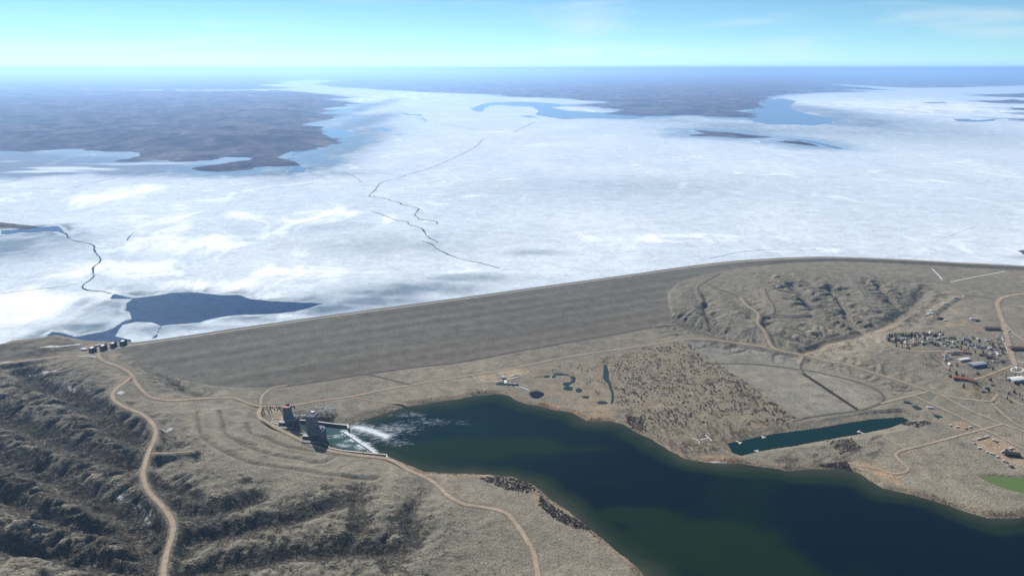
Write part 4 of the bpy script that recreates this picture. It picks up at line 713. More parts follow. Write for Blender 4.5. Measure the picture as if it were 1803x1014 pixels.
# ------------------------------------------------------------------ powerhouses
def powerhouse(base_px, zp, top_py, tw, td, rounded, label, rz):
    g = W(base_px[0], base_px[1], zp); root = empty('powerhouse', g, rz); H_ = z_at(g[0], g[1] - td / 2, top_py) - zp
    hw, hd = tw / 2, td / 2
    if rounded:
        plan = [(-hw, -hd + 3), (-hw + 3, -hd), (hw - 3, -hd), (hw, -hd + 3)] + [(hw * math.cos(a), hd - hw + hw * math.sin(a)) for a in np.linspace(0, math.pi, 13)]
    else: plan = chamf(-hw, hw, -hd, hd, 5.0)
    sh = MB().prism(plan, -6, H_ - 1.2).obj('surge_tower', CONC, root)
    sc = lambda k: [(x * k, y * k) for x, y in plan]
    pm = MB(); n = len(plan); o, i = sc(1.035), sc(0.93); b = 0
    pm.v = [(x, y, H_ - 1.2) for x, y in o] + [(x, y, H_ + 0.9) for x, y in o] + [(x, y, H_ + 0.9) for x, y in i] + [(x, y, H_ - 1.2) for x, y in i]
    for k in range(n):
        m = (k + 1) % n; pm.f += [(k, m, n + m, n + k), (n + k, n + m, 2 * n + m, 2 * n + k), (2 * n + k, 2 * n + m, 3 * n + m, 3 * n + k)]
    pm.obj('parapet', CONCL if not rounded else CONC, sh); MB().prism(sc(0.925), H_ - 1.19, H_ - 0.6).obj('roof', REDROOF if not rounded else CONC2, sh)
    MB().box(-4.5, 4.5, hd * 0.35, hd * 0.35 + 5, H_ - 0.6, H_ + 3.2).obj('penthouse', WROOF if rounded else CONC2, sh)
    for x in np.linspace(-hw + 5.5, hw - 5.5, 4): MB().box(x - 0.55, x + 0.55, -hd - 0.5, -hd, 4, H_ - 3).obj('pilaster', CONC, sh)
    for z in np.linspace(10, H_ - 8, 6):
        for x in (-hw * 0.36, 0, hw * 0.36): MB().box(x - 0.9, x + 0.9, -hd - 0.12, -hd + 0.1, z, z + 2.4).obj('window', GLASS, sh)
    hh = 23.0
    hx0, hx1, hy0, hy1 = hw * 0.2, hw + 20, -hd - 20, hd - 4
    hl = MB().prism(chamf(hx0, hx1, hy0, hy1, 7.0), -12, hh).obj('generator_hall', CONC2, root)
    MB().prism(chamf(hx0 + 1.5, hx1 - 1.5, hy0 + 1.5, hy1 - 1.5, 6.0), hh, hh + 0.5).obj('roof', plain_mat('grey_roof', (.24, .26, .28), 0.9, 0.1), hl)
    MB().prism(chamf(hx0 + 5, hx1 - 5, hy0 + 6, hy1 - 5, 4.0), hh + 0.5, hh + 4.0).obj('roof_monitor', CONC, hl)
    for k, x in enumerate(np.linspace(hx0 + 8, hx1 - 8, 5)):
        w_ = MB().box(x - 1.1, x + 1.1, hy0 - 0.12, hy0 + 0.1, 4, hh - 4).obj('window', GLASS, hl)
    for k, y in enumerate(np.linspace(hy0 + 9, hy1 - 9, 5)): MB().box(hx1 - 0.1, hx1 + 0.12, y - 1.1, y + 1.1, 4, hh - 4).obj('window', GLASS, hl)
    bl = MB().prism(chamf(hx0 - 16, hx1 + 3, hy0 - 12, hy0 - 0.3, 3.0), -12, 7.5).obj('draft_tube_deck', CONC2, root)
    MB().box(hx0 - 12, hx1 - 2, hy0 - 10, hy0 - 1.5, 7.5, 8.0).obj('deck_slab', plain_mat('deck_slab', (.22, .22, .22), 0.9, 0.1), bl)
    an = MB().prism(chamf(-hw - 7, hx0 - 0.5, -hd - 12, -hd - 0.6, 2.0), -6, 12.5).obj('control_annex', CONC2, root)
    MB().prism(chamf(-hw - 6.4, hx0 - 1.2, -hd - 11.4, -hd - 1.2, 2.0), 12.5, 13.1).obj('roof', plain_mat('annex_roof', (.36, .38, .4), 0.9, 0.1), an)
    for x in np.linspace(-hw - 3, hx0 - 4, 4): MB().box(x - 0.8, x + 0.8, -hd - 12.12, -hd - 11.9, 3, 9.5).obj('window', GLASS, an)
    MB().box(-hw - 7, -hw + 1, -hd - 20, -hd - 12.5, -6, 1.2).obj('entrance_terrace', CONCL, root)
    tag(root, label, 'powerhouse', 'powerhouses below the dam'); return root
powerhouse((508, 745), 12, 717.5, 21, 21, False, 'grey concrete powerhouse with tall square tower and red roof, nearer the road bend', -0.10)
powerhouse((552, 767), 11, 734.0, 24, 31, True, 'grey concrete powerhouse with round-backed tower beside the tailrace foam', -0.10)

# ------------------------------------------------------------------ tailrace walls, weir, boom
def wall_thing(pts, z0, z1, th, mat, cap, name, label, cat, capmat=None):
    P = np.array([W(x, y, z1)[:2] for x, y in pts]); c = P[0]; root = empty(name, (c[0], c[1], 0)); body = MB(); cp = MB()
    for a, b in zip(P[:-1], P[1:]):
        d = (b - a) / np.linalg.norm(b - a); n = np.array([-d[1], d[0]]) * th / 2; a2, b2 = a - c - d * th * 0.3, b - c + d * th * 0.3
        body.prism([tuple(a2 - n), tuple(b2 - n), tuple(b2 + n), tuple(a2 + n)], z0, z1); n2 = n * 1.25
        cp.prism([tuple(a2 - n2), tuple(b2 - n2), tuple(b2 + n2), tuple(a2 + n2)], z1 + 0.002, z1 + cap)
    body.obj('wall_body', mat, root); cp.obj('coping', capmat or CONCL, root); return tag(root, label, cat)
wall_thing([(529, 739), (560, 742.2), (585, 745.5), (612, 748.5)], -6, 7.0, 3.0, CONC2, 0.7, 'training_wall', 'straight dark concrete wall along the far side of the tailrace', 'wall')
wall_thing([(612, 747), (613, 753)], -6, 9.0, 3.2, CONC2, 0.7, 'pier', 'short concrete pier at the outer end of the tailrace wall', 'pier')
wall_thing([(550, 772), (565, 778.5), (579, 784.5), (579.5, 788), (604, 793), (640, 796.5), (680, 800), (682, 805)], -6, 6.0, 2.6, plain_mat('brown_concrete', (.30, .25, .19), .9, .12), 0.6, 'training_wall', 'long tan concrete wall with pale coping on the near side of the tailrace', 'wall')
wall_thing([(603, 761), (615, 769), (630, 779), (645, 789), (656, 797)], -6, 0.9, 2.2, CONC2, 0.4, 'weir', 'low dark weir running across the tailrace below white foam', 'weir', CONC2)
wall_thing([(576, 769.5), (586, 768.2)], -0.5, 0.7, 1.6, TAR, 0.2, 'debris_boom', 'dark floating boom in the pool beside the second powerhouse', 'boom', TAR)

# ------------------------------------------------------------------ switchyard: steel gantries, transformers, control building
def post_mesh():
    m = MB()
    for dx in (-0.9, 0.9): m.bar((dx, 0, 0), (dx * 0.4, 0, 13), 0.28, 0.22, 4)
    for k in range(5): m.bar((-0.9 + 0.1 * k, 0, 2.5 * k), (0.8 - 0.1 * k, 0, 2.5 * k + 2.4), 0.12, 0.12, 3)
    m.bar((0, 0, 12.9), (0, 0, 17), 0.22, 0.08, 4); return m.mesh('post', STEEL)
gm = post_mesh(); bm_ = MB().box(-8, 8, -0.5, 0.5, 12.3, 13.5).mesh('beam', STEEL); im_ = MB().bar((0, 0, 12.3), (0, 0, 9.5), 0.35, 0.35, 5).mesh('insulator', plain_mat('porcelain', (.20, .13, .10), .4, .1))
def shift(o, x, y=0.0, z=0.0): o.location = (x, y, z); return o
GANT = ZM(470, 690, 9.22, [(800, 310), (850, 330), (900, 315), (960, 330), (1010, 305), (1060, 340), (870, 370), (930, 375), (985, 365), (1040, 385), (830, 395), (1080, 325), (900, 395), (1000, 340)])
for k, (x, y) in enumerate(GANT):
    g = ground(x, y); r = empty('gantry', g, 0.25 + 0.1 * random.random() + (math.pi / 2 if k % 3 == 0 else 0)); link(bm_, 'beam', r)
    for x in (-7, 7): shift(link(gm, 'post', r), x)
    for x in (-4, 0, 4): shift(link(im_, 'insulator', r), x)
    tag(r, 'grey steel gantry in the switchyard behind the powerhouses', 'gantry', 'switchyard gantries')
tm = MB().box(-3, 3, -2, 2, 0, 4.2).mesh('tank', plain_mat('transformer_grey', (.30, .32, .33), .5, .08)); bs = MB().bar((0, 0, 4.2), (0, 0, 6.6), 0.4, 0.2, 6).mesh('bushing', plain_mat('bushing_brown', (.16, .10, .08), .4, .1))
fn = MB().box(-2.6, 2.6, -2.9, -2.05, 0.6, 3.6).mesh('radiator', plain_mat('radiator_grey', (.25, .27, .28), .5, .08))
for x, y in ZM(470, 690, 9.22, [(560, 395), (600, 400), (640, 392), (575, 420), (385, 655), (420, 672), (460, 680), (500, 690), (540, 690), (585, 695), (620, 700), (490, 655), (440, 650)]):
    r = empty('transformer', ground(x, y), 0.3 * random.random()); link(tm, 'tank', r); link(fn, 'radiator', r); [shift(link(bs, 'bushing', r), q) for q in (-1.8, 0, 1.8)]
    far = y < 745; tag(r, 'grey transformer between the two powerhouse towers' if far else 'grey transformer in the strip below the first powerhouse', 'transformer', 'transformers behind the towers' if far else 'transformers below the first powerhouse')

# ------------------------------------------------------------------ plain buildings (gabled or flat), houses, sheds
MATS = {}
def pm_(name, c, r=0.85, v=0.12):
    if name not in MATS: MATS[name] = plain_mat(name, c, r, v, 0.3)
    return MATS[name]
WALLS = {'white': pm_('white_siding', (.62, .60, .56)), 'tan': pm_('tan_siding', (.36, .29, .22)), 'grey': pm_('grey_siding', (.28, .28, .28)), 'brown': pm_('brown_siding', (.17, .11, .085)), 'brick': pm_('red_brick', (.26, .12, .085)), 'black': pm_('black_cladding', (.028, .028, .032)), 'blue': pm_('blue_grey_cladding', (.09, .13, .22))}
ROOFS = {'white': pm_('white_roof', (.62, .61, .59)), 'cream': pm_('cream_roof', (.42, .37, .29)), 'grey': pm_('grey_shingle', (.12, .12, .125)), 'brown': pm_('brown_shingle', (.15, .10, .08)), 'red': pm_('red_roof', (.34, .115, .08)), 'black': pm_('black_roof', (.03, .03, .034)), 'pale': pm_('pale_blue_roof', (.28, .32, .37)), 'silver': pm_('silver_roof', (.36, .37, .38))}
DOOR = pm_('door_paint', (.10, .07, .05))
HM = {}
def hmesh(kind, key, L, D, h, rh, mat):
    k = (kind, key, L, D, h, rh)
    if k not in HM:
        m = MB()
        if kind == 'wall': m.box(-L / 2, L / 2, -D / 2, D / 2, -1.5, h); b = len(m.v); m.v += [(-L / 2, -D / 2, h), (-L / 2, D / 2, h), (-L / 2, 0, h + rh * 0.98), (L / 2, -D / 2, h), (L / 2, D / 2, h), (L / 2, 0, h + rh * 0.98)]; m.f += [(b + 1, b, b + 2), (b + 3, b + 4, b + 5)]
        elif kind == 'roof': m.gable(-L / 2, L / 2, -D / 2, D / 2, h + 0.01, h + rh + 0.05)
        elif kind == 'flat': m.box(-L / 2 - 0.4, L / 2 + 0.4, -D / 2 - 0.4, D / 2 + 0.4, h + 0.01, h + 0.7)
        elif kind == 'win': m.box(-0.7, 0.7, -0.06, 0.06, 1.0, 2.3)
        elif kind == 'door': m.box(-0.55, 0.55, -0.06, 0.06, -0.2, 2.1)
        HM[k] = m.mesh(kind, mat)
    return HM[k]
def building(px, L, D, h, rh, wall, roof, rz, name, label, cat, group=None, wins=0):
    p = ground(*px); r = empty(name, p, rz); link(hmesh('wall', wall, L, D, h, rh, WALLS[wall]), 'wall', r)
    ro = link(hmesh('roof' if rh > 0 else 'flat', roof, L, D, h, rh, ROOFS[roof]), 'roof', r)
    for s in (-1,):
        for k in range(wins):
            x = -L / 2 + (k + 0.8) * L / (wins + 0.6); w_ = link(hmesh('win', '', 0, 0, 0, 0, GLASS), 'window', r); w_.location = (x, s * (D / 2 + 0.05), 0)
        d_ = link(hmesh('door', '', 0, 0, 0, 0, DOOR), 'door', r); d_.location = (L * 0.04, s * (D / 2 + 0.05), 0)
    return tag(r, label, cat, group)
# shaft gatehouses by the lake
def gatehouse(px, w, label):
    g = W(px[0], px[1], 75.8); r = empty('gatehouse', g, -0.22); w *= 0.62; blk = MB().box(-w / 2, w / 2, -8, 8, -2, 11).obj('wall', WALLS['black'], r)
    MB().box(-w / 2 - 0.5, w / 2 + 0.5, -8.4, 8.4, 11.003, 12.0).obj('roof', TAR, r); MB().box(-w / 3.4, w / 3.4, -7.0, 4.0, 12.003, 13.6).obj('roof_lantern', WROOF, r)
    MB().box(-w / 3.2, w / 3.2, 8.0, 11.5, -2, 14.5).obj('lift_shaft', WALLS['black'], r)
    for x in np.linspace(-w / 3, w / 3, 4): MB().box(x - 1, x + 1, -8.12, -7.95, 4, 9).obj('window', pm_('gate_window', (.10, .11, .12)), blk)
    MB().box(-2, 2, -8.14, -7.95, -0.5, 3.2).obj('door', pm_('gate_door', (.2, .2, .2)), blk); tag(r, label, 'gatehouse', 'shaft gatehouses by the lake')
gatehouse((163.5, 618.5), 22, 'black gatehouse nearest the road fork, beside the small white building')
gatehouse((182.5, 614.5), 21, 'black gatehouse with the long white trailer at its corner')
gatehouse((200, 610.5), 17, 'smallest black gatehouse, third along the crest road')
gatehouse((217.5, 606.5), 21, 'black gatehouse standing farthest out along the dam crest')
building((148, 616), 17, 8, 4, 0, 'white', 'white', -0.2, 'storage_building', 'low white flat building beside the gatehouses', 'building', None, 3)
building((172.5, 609), 18, 4, 3.5, 0, 'white', 'white', 0.95, 'trailer', 'long white trailer behind the black gatehouses', 'trailer', None, 0)
# water plant by the river
building((886, 665.5), 12, 9, 5, 2, 'white', 'white', 0.5, 'pump_house', 'white pump house at the turn of the plant drive', 'building', None, 2)
building((890, 674), 7, 18, 4, 0, 'white', 'white', 0.1, 'intake_house', 'narrow white intake house crossing the dark settling basin', 'building', None, 1)
for k, (x, y) in enumerate(ZM(820, 640, 6.935, [(515, 258), (545, 252), (575, 262), (600, 258), (630, 262)])): building((x, y), 6, 4, 3.5, 0, 'grey' if k % 2 else 'blue', 'silver' if k % 2 else 'grey', 0.2, 'filter_shed', 'small grey shed in the row beside the settling basin', 'shed', 'sheds beside the settling basin')
for k, (x, y) in enumerate(ZM(820, 640, 6.935, [(560, 165), (590, 150), (620, 140), (470, 130)])): building((x, y), 5, 2.4, 2.2, 0, 'white' if k % 2 else 'grey', 'white', 0.3 * k, 'storage_container', 'small pale container on the dirt yard of the river plant', 'container', 'containers on the plant yard')
wall_thing(ZM(470, 690, 9.22, [(40, 470), (70, 440), (140, 432), (215, 425)]), 10, 13.2, 1.2, CONCL, 0.2, 'garden_wall', 'pale low wall round the lawn beside the first powerhouse', 'wall')
wall_thing(ZM(470, 690, 9.22, [(45, 478), (110, 500), (215, 535)]), 10, 13.2, 1.2, CONCL, 0.2, 'garden_wall', 'pale low wall between the lawn and the access road', 'wall')
building(ZM(470, 690, 9.22, [(925, 428)])[0], 34, 7, 4, 1.5, 'brick', 'brown', -0.16, 'control_building', 'long low red brick building beside the switchyard', 'building', None, 6)
# large town buildings
BIG = [((1697, 634), 40, 11, 5, 1.2, 'white', 'white', 0.30, 'long hall with a bright white roof on the town green', 4), ((1721, 644), 50, 18, 8, 3, 'blue', 'silver', 0.25, 'broad hall with silver roof and dark blue walls', 5), ((1694, 668), 46, 14, 6, 3, 'brick', 'red', -0.42, 'long building with a red roof among dark evergreens', 5), ((1710, 671), 16, 11, 5, 3, 'tan', 'red', -0.42, 'short red roofed wing beside the long red building', 2), ((1790, 669), 50, 22, 6, 2, 'white', 'white', 0.25, 'wide white roofed building below the traffic circle', 5), ((1746, 580), 50, 14, 7, 3, 'brown', 'brown', -0.06, 'long brown shed standing by the wide gravel road', 5), ((1795, 615), 60, 16, 8, 3, 'brown', 'brown', -0.10, 'long dark brown hall east of the wide gravel road', 5),
 ((1684, 623), 20, 10, 5, 3, 'grey', 'grey', -0.2, 'dark grey building at the top of the town green', 2), ((1700, 622), 20, 9, 5, 2.5, 'brick', 'red', -0.3, 'red roofed lodge at the top of the town green', 2), ((1730, 626), 26, 10, 5, 3, 'brown', 'brown', -0.1, 'brown roofed long house east of the green', 3), ((1742, 630), 24, 10, 5, 3, 'brown', 'brown', -0.05, 'second brown roofed house east of the green, nearer the road', 3),
 ((1781, 801), 32, 15, 6, 3, 'black', 'black', -0.25, 'large black roofed barn at the storage yard', 3), ((1595, 708), 15, 10, 4, 2.5, 'grey', 'grey', -0.3, 'dark grey house near the fork west of the long ponds', 2), ((1636, 718), 12, 6, 3.5, 1.5, 'white', 'white', -0.3, 'white shed beside the gravel road above the small pond', 1), ((1780, 822), 8, 6, 3, 1.5, 'brown', 'brown', 0.3, 'little brown shed south of the storage yard', 1),
 ((1638, 553), 16, 8, 4, 1.5, 'white', 'white', -0.1, 'white shed at the foot of the plateau track', 1), ((1631, 556), 12, 7, 4, 1.5, 'white', 'cream', 0.4, 'cream roofed shed beside the draw, left of its neighbours', 1), ((1641, 548), 12, 6, 4, 1, 'white', 'white', 0.0, 'white cabin just above the white shed on the track', 1), ((1655, 562), 18, 8, 5, 2, 'black', 'black', 0.0, 'black roofed shed below the plateau track', 1), ((1664, 564.5), 10, 5, 3, 1, 'white', 'white', 0.0, 'small white trailer house beside the black shed', 1), ((1714, 562), 22, 8, 4, 2, 'white', 'white', -0.1, 'white farm building in the open field', 2), ((1720, 565), 16, 8, 4, 2, 'brown', 'brown', -0.1, 'brown barn touching the white farm building', 1), ((1663, 535), 14, 7, 4, 1, 'white', 'white', 0.2, 'lone white shed on the upper plateau track', 1), ((1681, 525), 14, 7, 4, 1, 'white', 'cream', 0.2, 'lone cream shed at the bend of the plateau track', 1), ((1776, 583), 9, 6, 3, 1.5, 'white', 'white', 0.1, 'small white booth east of the wide gravel road', 1)]
for px, L, D, h, rh, w_, r_, rz, lab, nw in BIG: building(px, L, D, h, rh, w_, r_, rz, 'building', lab, 'building', None, nw)
# houses in the town loop
HOUSE = [(1562, 595, 'cream'), (1571, 601, 'cream'), (1590, 597, 'white'), (1598, 596.5, 'silver'), (1594, 604, 'cream'), (1598, 606, 'cream'), (1606, 608, 'red'), (1612, 607, 'red'), (1618, 603, 'silver'), (1624, 604, 'silver'), (1632, 604, 'silver'), (1640, 603.5, 'grey'), (1636, 596.5, 'white'), (1648, 598, 'white'), (1654, 597, 'cream'), (1661, 594.5, 'white'), (1662, 599.5, 'cream'), (1668, 602, 'cream'), (1660, 605, 'silver'), (1678, 604, 'cream'), (1690, 600, 'white'), (1694, 603, 'pale'), (1606, 588, 'cream'), (1612, 586.5, 'silver'), (1638, 587, 'cream'), (1632, 589, 'grey'), (1586, 591, 'grey'), (1600, 591, 'grey'), (1618, 592, 'brown'), (1626, 594, 'grey'), (1645, 591, 'grey'), (1674, 611, 'white'), (1668, 609, 'grey'), (1700, 606, 'silver'), (1706, 608, 'grey'), (1714, 609, 'silver'), (1720, 611, 'pale'), (1728, 613, 'grey'), (1734, 611, 'silver'), (1742, 614, 'pale'), (1748, 611, 'red'), (1752, 616, 'cream'), (1757, 620, 'pale'), (1746, 623, 'white'), (1757, 624, 'cream'), (1764, 614, 'grey'), (1764, 622, 'grey'), (1700, 597, 'silver'), (1712, 596, 'grey'), (1722, 598, 'silver'), (1738, 600, 'white'), (1670, 621, 'white'), (1666, 628, 'silver'), (1672, 632, 'silver'), (1664, 633, 'grey'), (1676, 624, 'grey'), (1650, 608, 'grey'), (1684, 611, 'brown'), (1580, 599, 'brown'), (1655, 590, 'white'), (1612, 597, 'cream'), (1706, 601, 'brown'), (1752, 637, 'pale'), (1764, 637, 'grey'), (1672, 642, 'white'), (1730, 689, 'silver'), (1745, 677, 'cream'), (1736, 683, 'cream')]
HL = {'white': 'small house with white roof in the tree-filled town', 'cream': 'small house with cream roof in the tree-filled town', 'silver': 'small house with light grey roof in the tree-filled town', 'grey': 'small house with dark grey roof in the tree-filled town', 'red': 'small house with red roof in the tree-filled town', 'brown': 'small house with brown roof in the tree-filled town', 'pale': 'small house with pale blue roof in the tree-filled town'}
ORD = ['first', 'second', 'third', 'fourth', 'fifth', 'sixth', 'seventh', 'eighth', 'ninth', 'tenth', 'eleventh', 'twelfth', 'thirteenth', 'fourteenth', 'fifteenth', 'sixteenth', 'seventeenth', 'eighteenth', 'nineteenth', 'twentieth']
RFN = {'silver': 'light grey', 'pale': 'pale blue', 'grey': 'dark grey'}
def row_of(x, y): return ('upper row' if y < 593 else 'middle row' if y < 600.5 else 'lower row') + ' in the loop' if x < 1697 and y < 610 else ('houses between green and gravel road' if x >= 1697 and y < 660 else 'houses round the town green')
HLAB = {}
for k, (x, y, rf) in sorted(enumerate(HOUSE), key=lambda t: t[1][0]):
    key = (row_of(x, y), rf); HLAB[k] = (key, sum(1 for q in HLAB.values() if q[0] == key))
for k, (x, y, rf) in enumerate(HOUSE):
    L, D = [(12, 7.5), (10.5, 7), (13.5, 7.5)][k % 3]; building((x, y), L, D, 3.4, 2.4, ['white', 'tan', 'white', 'grey'][k % 4], rf, [-0.05, 0.15, -0.25, 0.05, 1.4][k % 5], 'house', 'small house, %s from the west with %s roof, %s' % (ORD[HLAB[k][1]], RFN.get(rf, rf), HLAB[k][0][0]), 'house', 'town houses with %s roofs' % RFN.get(rf, rf), 3)
# trailers and boats stored at the yard
TR = ZM(1560, 690, 7.243, [(1115, 632), (1125, 660), (1170, 605), (1200, 598), (1230, 590), (1260, 582), (1295, 572), (1365, 618), (1400, 632), (1185, 718), (1290, 770), (1340, 790), (1380, 805), (1420, 830), (1490, 760), (1480, 770), (1530, 735), (1580, 730), (1610, 722), (1500, 880), (1535, 895), (820, 430), (905, 450), (1070, 452), (1020, 468)])
for k, (x, y) in enumerate(TR):
    p = ground(x, y); r = empty('trailer', p, 0.28 + (0.0 if k in (2, 3, 4, 5, 6) else random.uniform(-0.6, 0.6))); MB().box(-3.6, 3.6, -1.3, 1.3, 0.7, 3.4).obj('body', WALLS['white'] if k % 4 else WALLS['tan'], r)
    for sx in (-1.2, 1.2): MB().box(sx - 0.45, sx + 0.45, -1.45, 1.45, 0, 0.69).obj('wheel', TAR, r)
    MB().bar((3.6, 0, 0.6), (5.0, 0, 0.5), 0.12, 0.12, 4).obj('hitch', STEEL, r)
    tl, tg = ('white trailer in the row along the top edge of the storage yard', 'trailers in the top row') if k < 9 else ('small pale trailer by the fence along the lower edge of the storage yard', 'trailers by the yard fence') if k < 14 or k in (19, 20) else ('pale trailer parked right beside the black barn', 'trailers beside the black barn') if k < 19 else ('pale trailer on the small dirt lot beside the crossroads', 'trailers on the small dirt lot')
    tag(r, tl, 'trailer', tg)
# marina docks
def dock(px, L, rz, label):
    p = W(px[0], px[1], 0.3); r = empty('dock', p, rz); MB().box(0, L, -1.6, 1.6, 0.5, 0.9).obj('deck', WALLS['white'], r); MB().box(L - 3, L, -6, 6, 0.48, 0.88).obj('finger_deck', WALLS['white'], r)
    for x in np.linspace(1, L - 1, 4): MB().bar((x, 1.8, -3), (x, 1.8, 2.0), 0.22, 0.22, 6).obj('pile', CONC2, r)
    tag(r, label, 'dock')
dock((1521, 763.5), 16, 2.2, 'small white dock halfway along the green channel'); dock((1335, 796), 9, 1.9, 'tiny white dock near the channel mouth'); dock((1341, 767.5), 10, -1.2, 'little white dock on the far bank of the channel'); dock((1296, 776.5), 14, -0.9, 'pale dock at the corner of the channel beside the trees')
# ring path of the traffic circle, park paths, worn lines
M_PATH = road_mat('pale_path', (.66, .63, .58), 0.08)
def gpath(px, wd, name='path', mat=None, closed=False):
    P = np.array([ground(x, y) for x, y in (px + [px[0]] if closed else px)]); L = spline(P[:, :2], 4.0); z = GN.samp(HN, L[:, 0], L[:, 1])
    struct(ribbon(name, np.column_stack([L, smooth1(z, 5)]), wd, mat or M_PATH, 0.45))
gpath([(1791 + 11 * math.cos(a), 651 + 4.6 * math.sin(a)) for a in np.linspace(0, 2 * math.pi, 16, endpoint=False)], 4.5, closed=True); gpath([(1788, 643), (1790, 650)], 3.5); gpath([(1800, 650), (1815, 652)], 3.5); gpath([(1790, 636), (1803, 638)], 4)
for pts in ([(1769, 603), (1774, 618), (1779, 634)], [(1764, 592), (1766, 600)]): gpath(pts, 3)
for pts in (ZM(1060, 580, 4.828, [(770, 925), (815, 940), (828, 975)]), ZM(1060, 580, 4.828, [(880, 895), (910, 925), (935, 945)]), ZM(1060, 580, 4.828, [(835, 935), (900, 922)]), ZM(820, 640, 6.935, [(600, 280), (680, 290), (740, 310), (785, 345)]), ZM(820, 640, 6.935, [(220, 240), (480, 200), (640, 165)])): gpath(pts, 3.2)
gpath(ZM(1060, 580, 4.828, [(95, 315), (125, 345), (110, 375), (135, 430), (180, 500)]), 3, 'path', RM['dirt'])

# ------------------------------------------------------------------ trees
BARK = plain_mat('cottonwood_bark', (.25, .22, .19), 0.95, 0.25, 0.5); TWIG = plain_mat('bare_twigs', (.19, .145, .12), 0.95, 0.35, 0.12); NEEDLE = plain_mat('evergreen_needles', (.022, .034, .022), 0.9, 0.35, 0.2); TWIG2 = plain_mat('willow_twigs', (.30, .235, .17), 0.95, 0.35, 0.12)
def tris(pts_dirs, mat, name):
    v, f = [], []
    for p, s in pts_dirs:
        a = Vector((random.gauss(0, 1), random.gauss(0, 1), random.gauss(0, 1))).normalized(); b = a.orthogonal(); c = a.cross(b); q = Vector(p); k = len(v)
        v += [tuple(q + b * s), tuple(q - b * s * 0.5 + c * s * 0.8), tuple(q - b * s * 0.5 - c * s * 0.8)]; f.append((k, k + 1, k + 2))
    me = bpy.data.meshes.new(name); me.from_pydata(v, [], f); me.materials.append(mat); return me
def bare_tree(h, r, mat, n):
    t = MB(); t.bar((0, 0, -0.5), (0.2, 0.1, h * 0.45), 0.45, 0.28, 5); pts = []
    for k in range(7):
        a = k * 2.4 + random.random(); e = Vector((math.cos(a) * r * random.uniform(0.45, 0.9), math.sin(a) * r * random.uniform(0.45, 0.9), h * random.uniform(0.6, 0.98))); t.bar((0.1, 0.05, h * random.uniform(0.2, 0.42)), tuple(e), 0.2, 0.05, 4)
        for i in range(n // 7):
            d = Vector((random.gauss(0, 1), random.gauss(0, 1), random.gauss(0, 0.8))) * r * 0.27; pts.append((e * random.uniform(0.72, 1.0) + d, random.uniform(0.25, 0.6)))
    return t.mesh('trunk', BARK), tris(pts, mat, 'crown')
def fir(h, r, n=90):
    t = MB().bar((0, 0, -0.5), (0, 0, h * 0.9), 0.3, 0.06, 5).mesh('trunk', BARK); pts = []
    for i in range(n):
        u = random.random() ** 1.4; a = random.random() * 6.283; rr = r * (1 - u) * random.uniform(0.45, 1.05) * (0.8 + 0.2 * math.sin(u * 40)); pts.append(((math.cos(a) * rr, math.sin(a) * rr, h * (0.06 + 0.93 * u)), random.uniform(0.7, 1.3) * (1.15 - 0.6 * u)))
    return t, tris(pts, NEEDLE, 'crown')
BARE = [bare_tree(10, 4.2, TWIG, 60), bare_tree(8, 3.6, TWIG, 54), bare_tree(12, 5, TWIG, 70), bare_tree(6, 3.2, TWIG2, 48), bare_tree(9, 4.0, TWIG2, 56)]; FIRS = [fir(11, 3.0), fir(13, 3.2), fir(9, 2.8)]
def tree(px, kind, k, s, name, label, group, world=None):
    p = ground(*px) if world is None else world
    if float(p[2]) < 1.0 and p[1] < 2000: return
    r = empty(name, p, random.uniform(0, 6.28)); r.scale = (s, s, s * random.uniform(0.9, 1.15)); t, c = kind[k % len(kind)]; link(t, 'trunk', r); link(c, 'crown', r); tag(r, label, 'tree', group)
# rows of evergreens on the lawn by the first powerhouse
for k, (x, y) in enumerate(ZM(400, 640, 5.634, [(350, 455), (365, 440), (395, 435), (405, 470), (345, 490), (352, 515), (370, 500), (425, 460), (440, 480), (450, 440), (470, 460), (500, 465), (510, 445), (525, 450), (535, 470), (545, 440), (660, 430), (670, 440), (640, 425), (385, 460), (430, 435), (490, 440), (360, 470), (415, 490)])):
    tree((x, y), FIRS, k, random.uniform(0.55, 0.8), 'evergreen_tree', 'small dark evergreen on the lawn by the first powerhouse', 'evergreens on the powerhouse lawn')
# town evergreens
TF = ZM(1540, 570, 11.27, [(285, 225), (300, 240), (395, 190), (400, 215), (270, 320), (285, 330), (410, 320), (515, 215), (560, 225), (610, 230), (690, 215), (740, 240), (800, 230), (850, 225), (900, 220), (960, 200), (990, 215), (1030, 230), (1160, 235), (1190, 240), (1220, 235), (1260, 195), (1290, 210), (1340, 240), (540, 270), (640, 275), (720, 270), (780, 275), (870, 260), (430, 430), (545, 455), (640, 470), (680, 480), (860, 385), (1010, 400), (1080, 360), (1200, 400), (1240, 410), (1400, 400), (1420, 420), (1480, 290), (1520, 280), (1560, 280), (1600, 290), (1740, 370), (1730, 390), (1480, 430), (1640, 350)])
TF += ZM(1640, 590, 10.14, [(325, 620), (315, 720), (345, 735), (435, 670), (450, 700), (440, 800), (545, 720), (575, 740), (630, 760), (720, 800), (575, 900), (570, 930), (800, 870), (830, 890), (820, 680), (845, 700), (1095, 600), (1040, 790), (1060, 800), (1330, 720), (1370, 760), (1340, 790), (1400, 740), (1440, 760), (1490, 720), (1560, 740), (1430, 820), (1380, 800), (1620, 840), (1640, 870), (1480, 1000), (1500, 860), (1550, 870), (545, 130), (550, 150), (700, 310), (1220, 230), (450, 540), (1000, 500)])
for k in range(70): TF.append((random.uniform(1566, 1665), random.choice([random.uniform(586, 593), random.uniform(594, 607)])) if k % 3 else (random.uniform(1690, 1765), random.uniform(596, 622)))
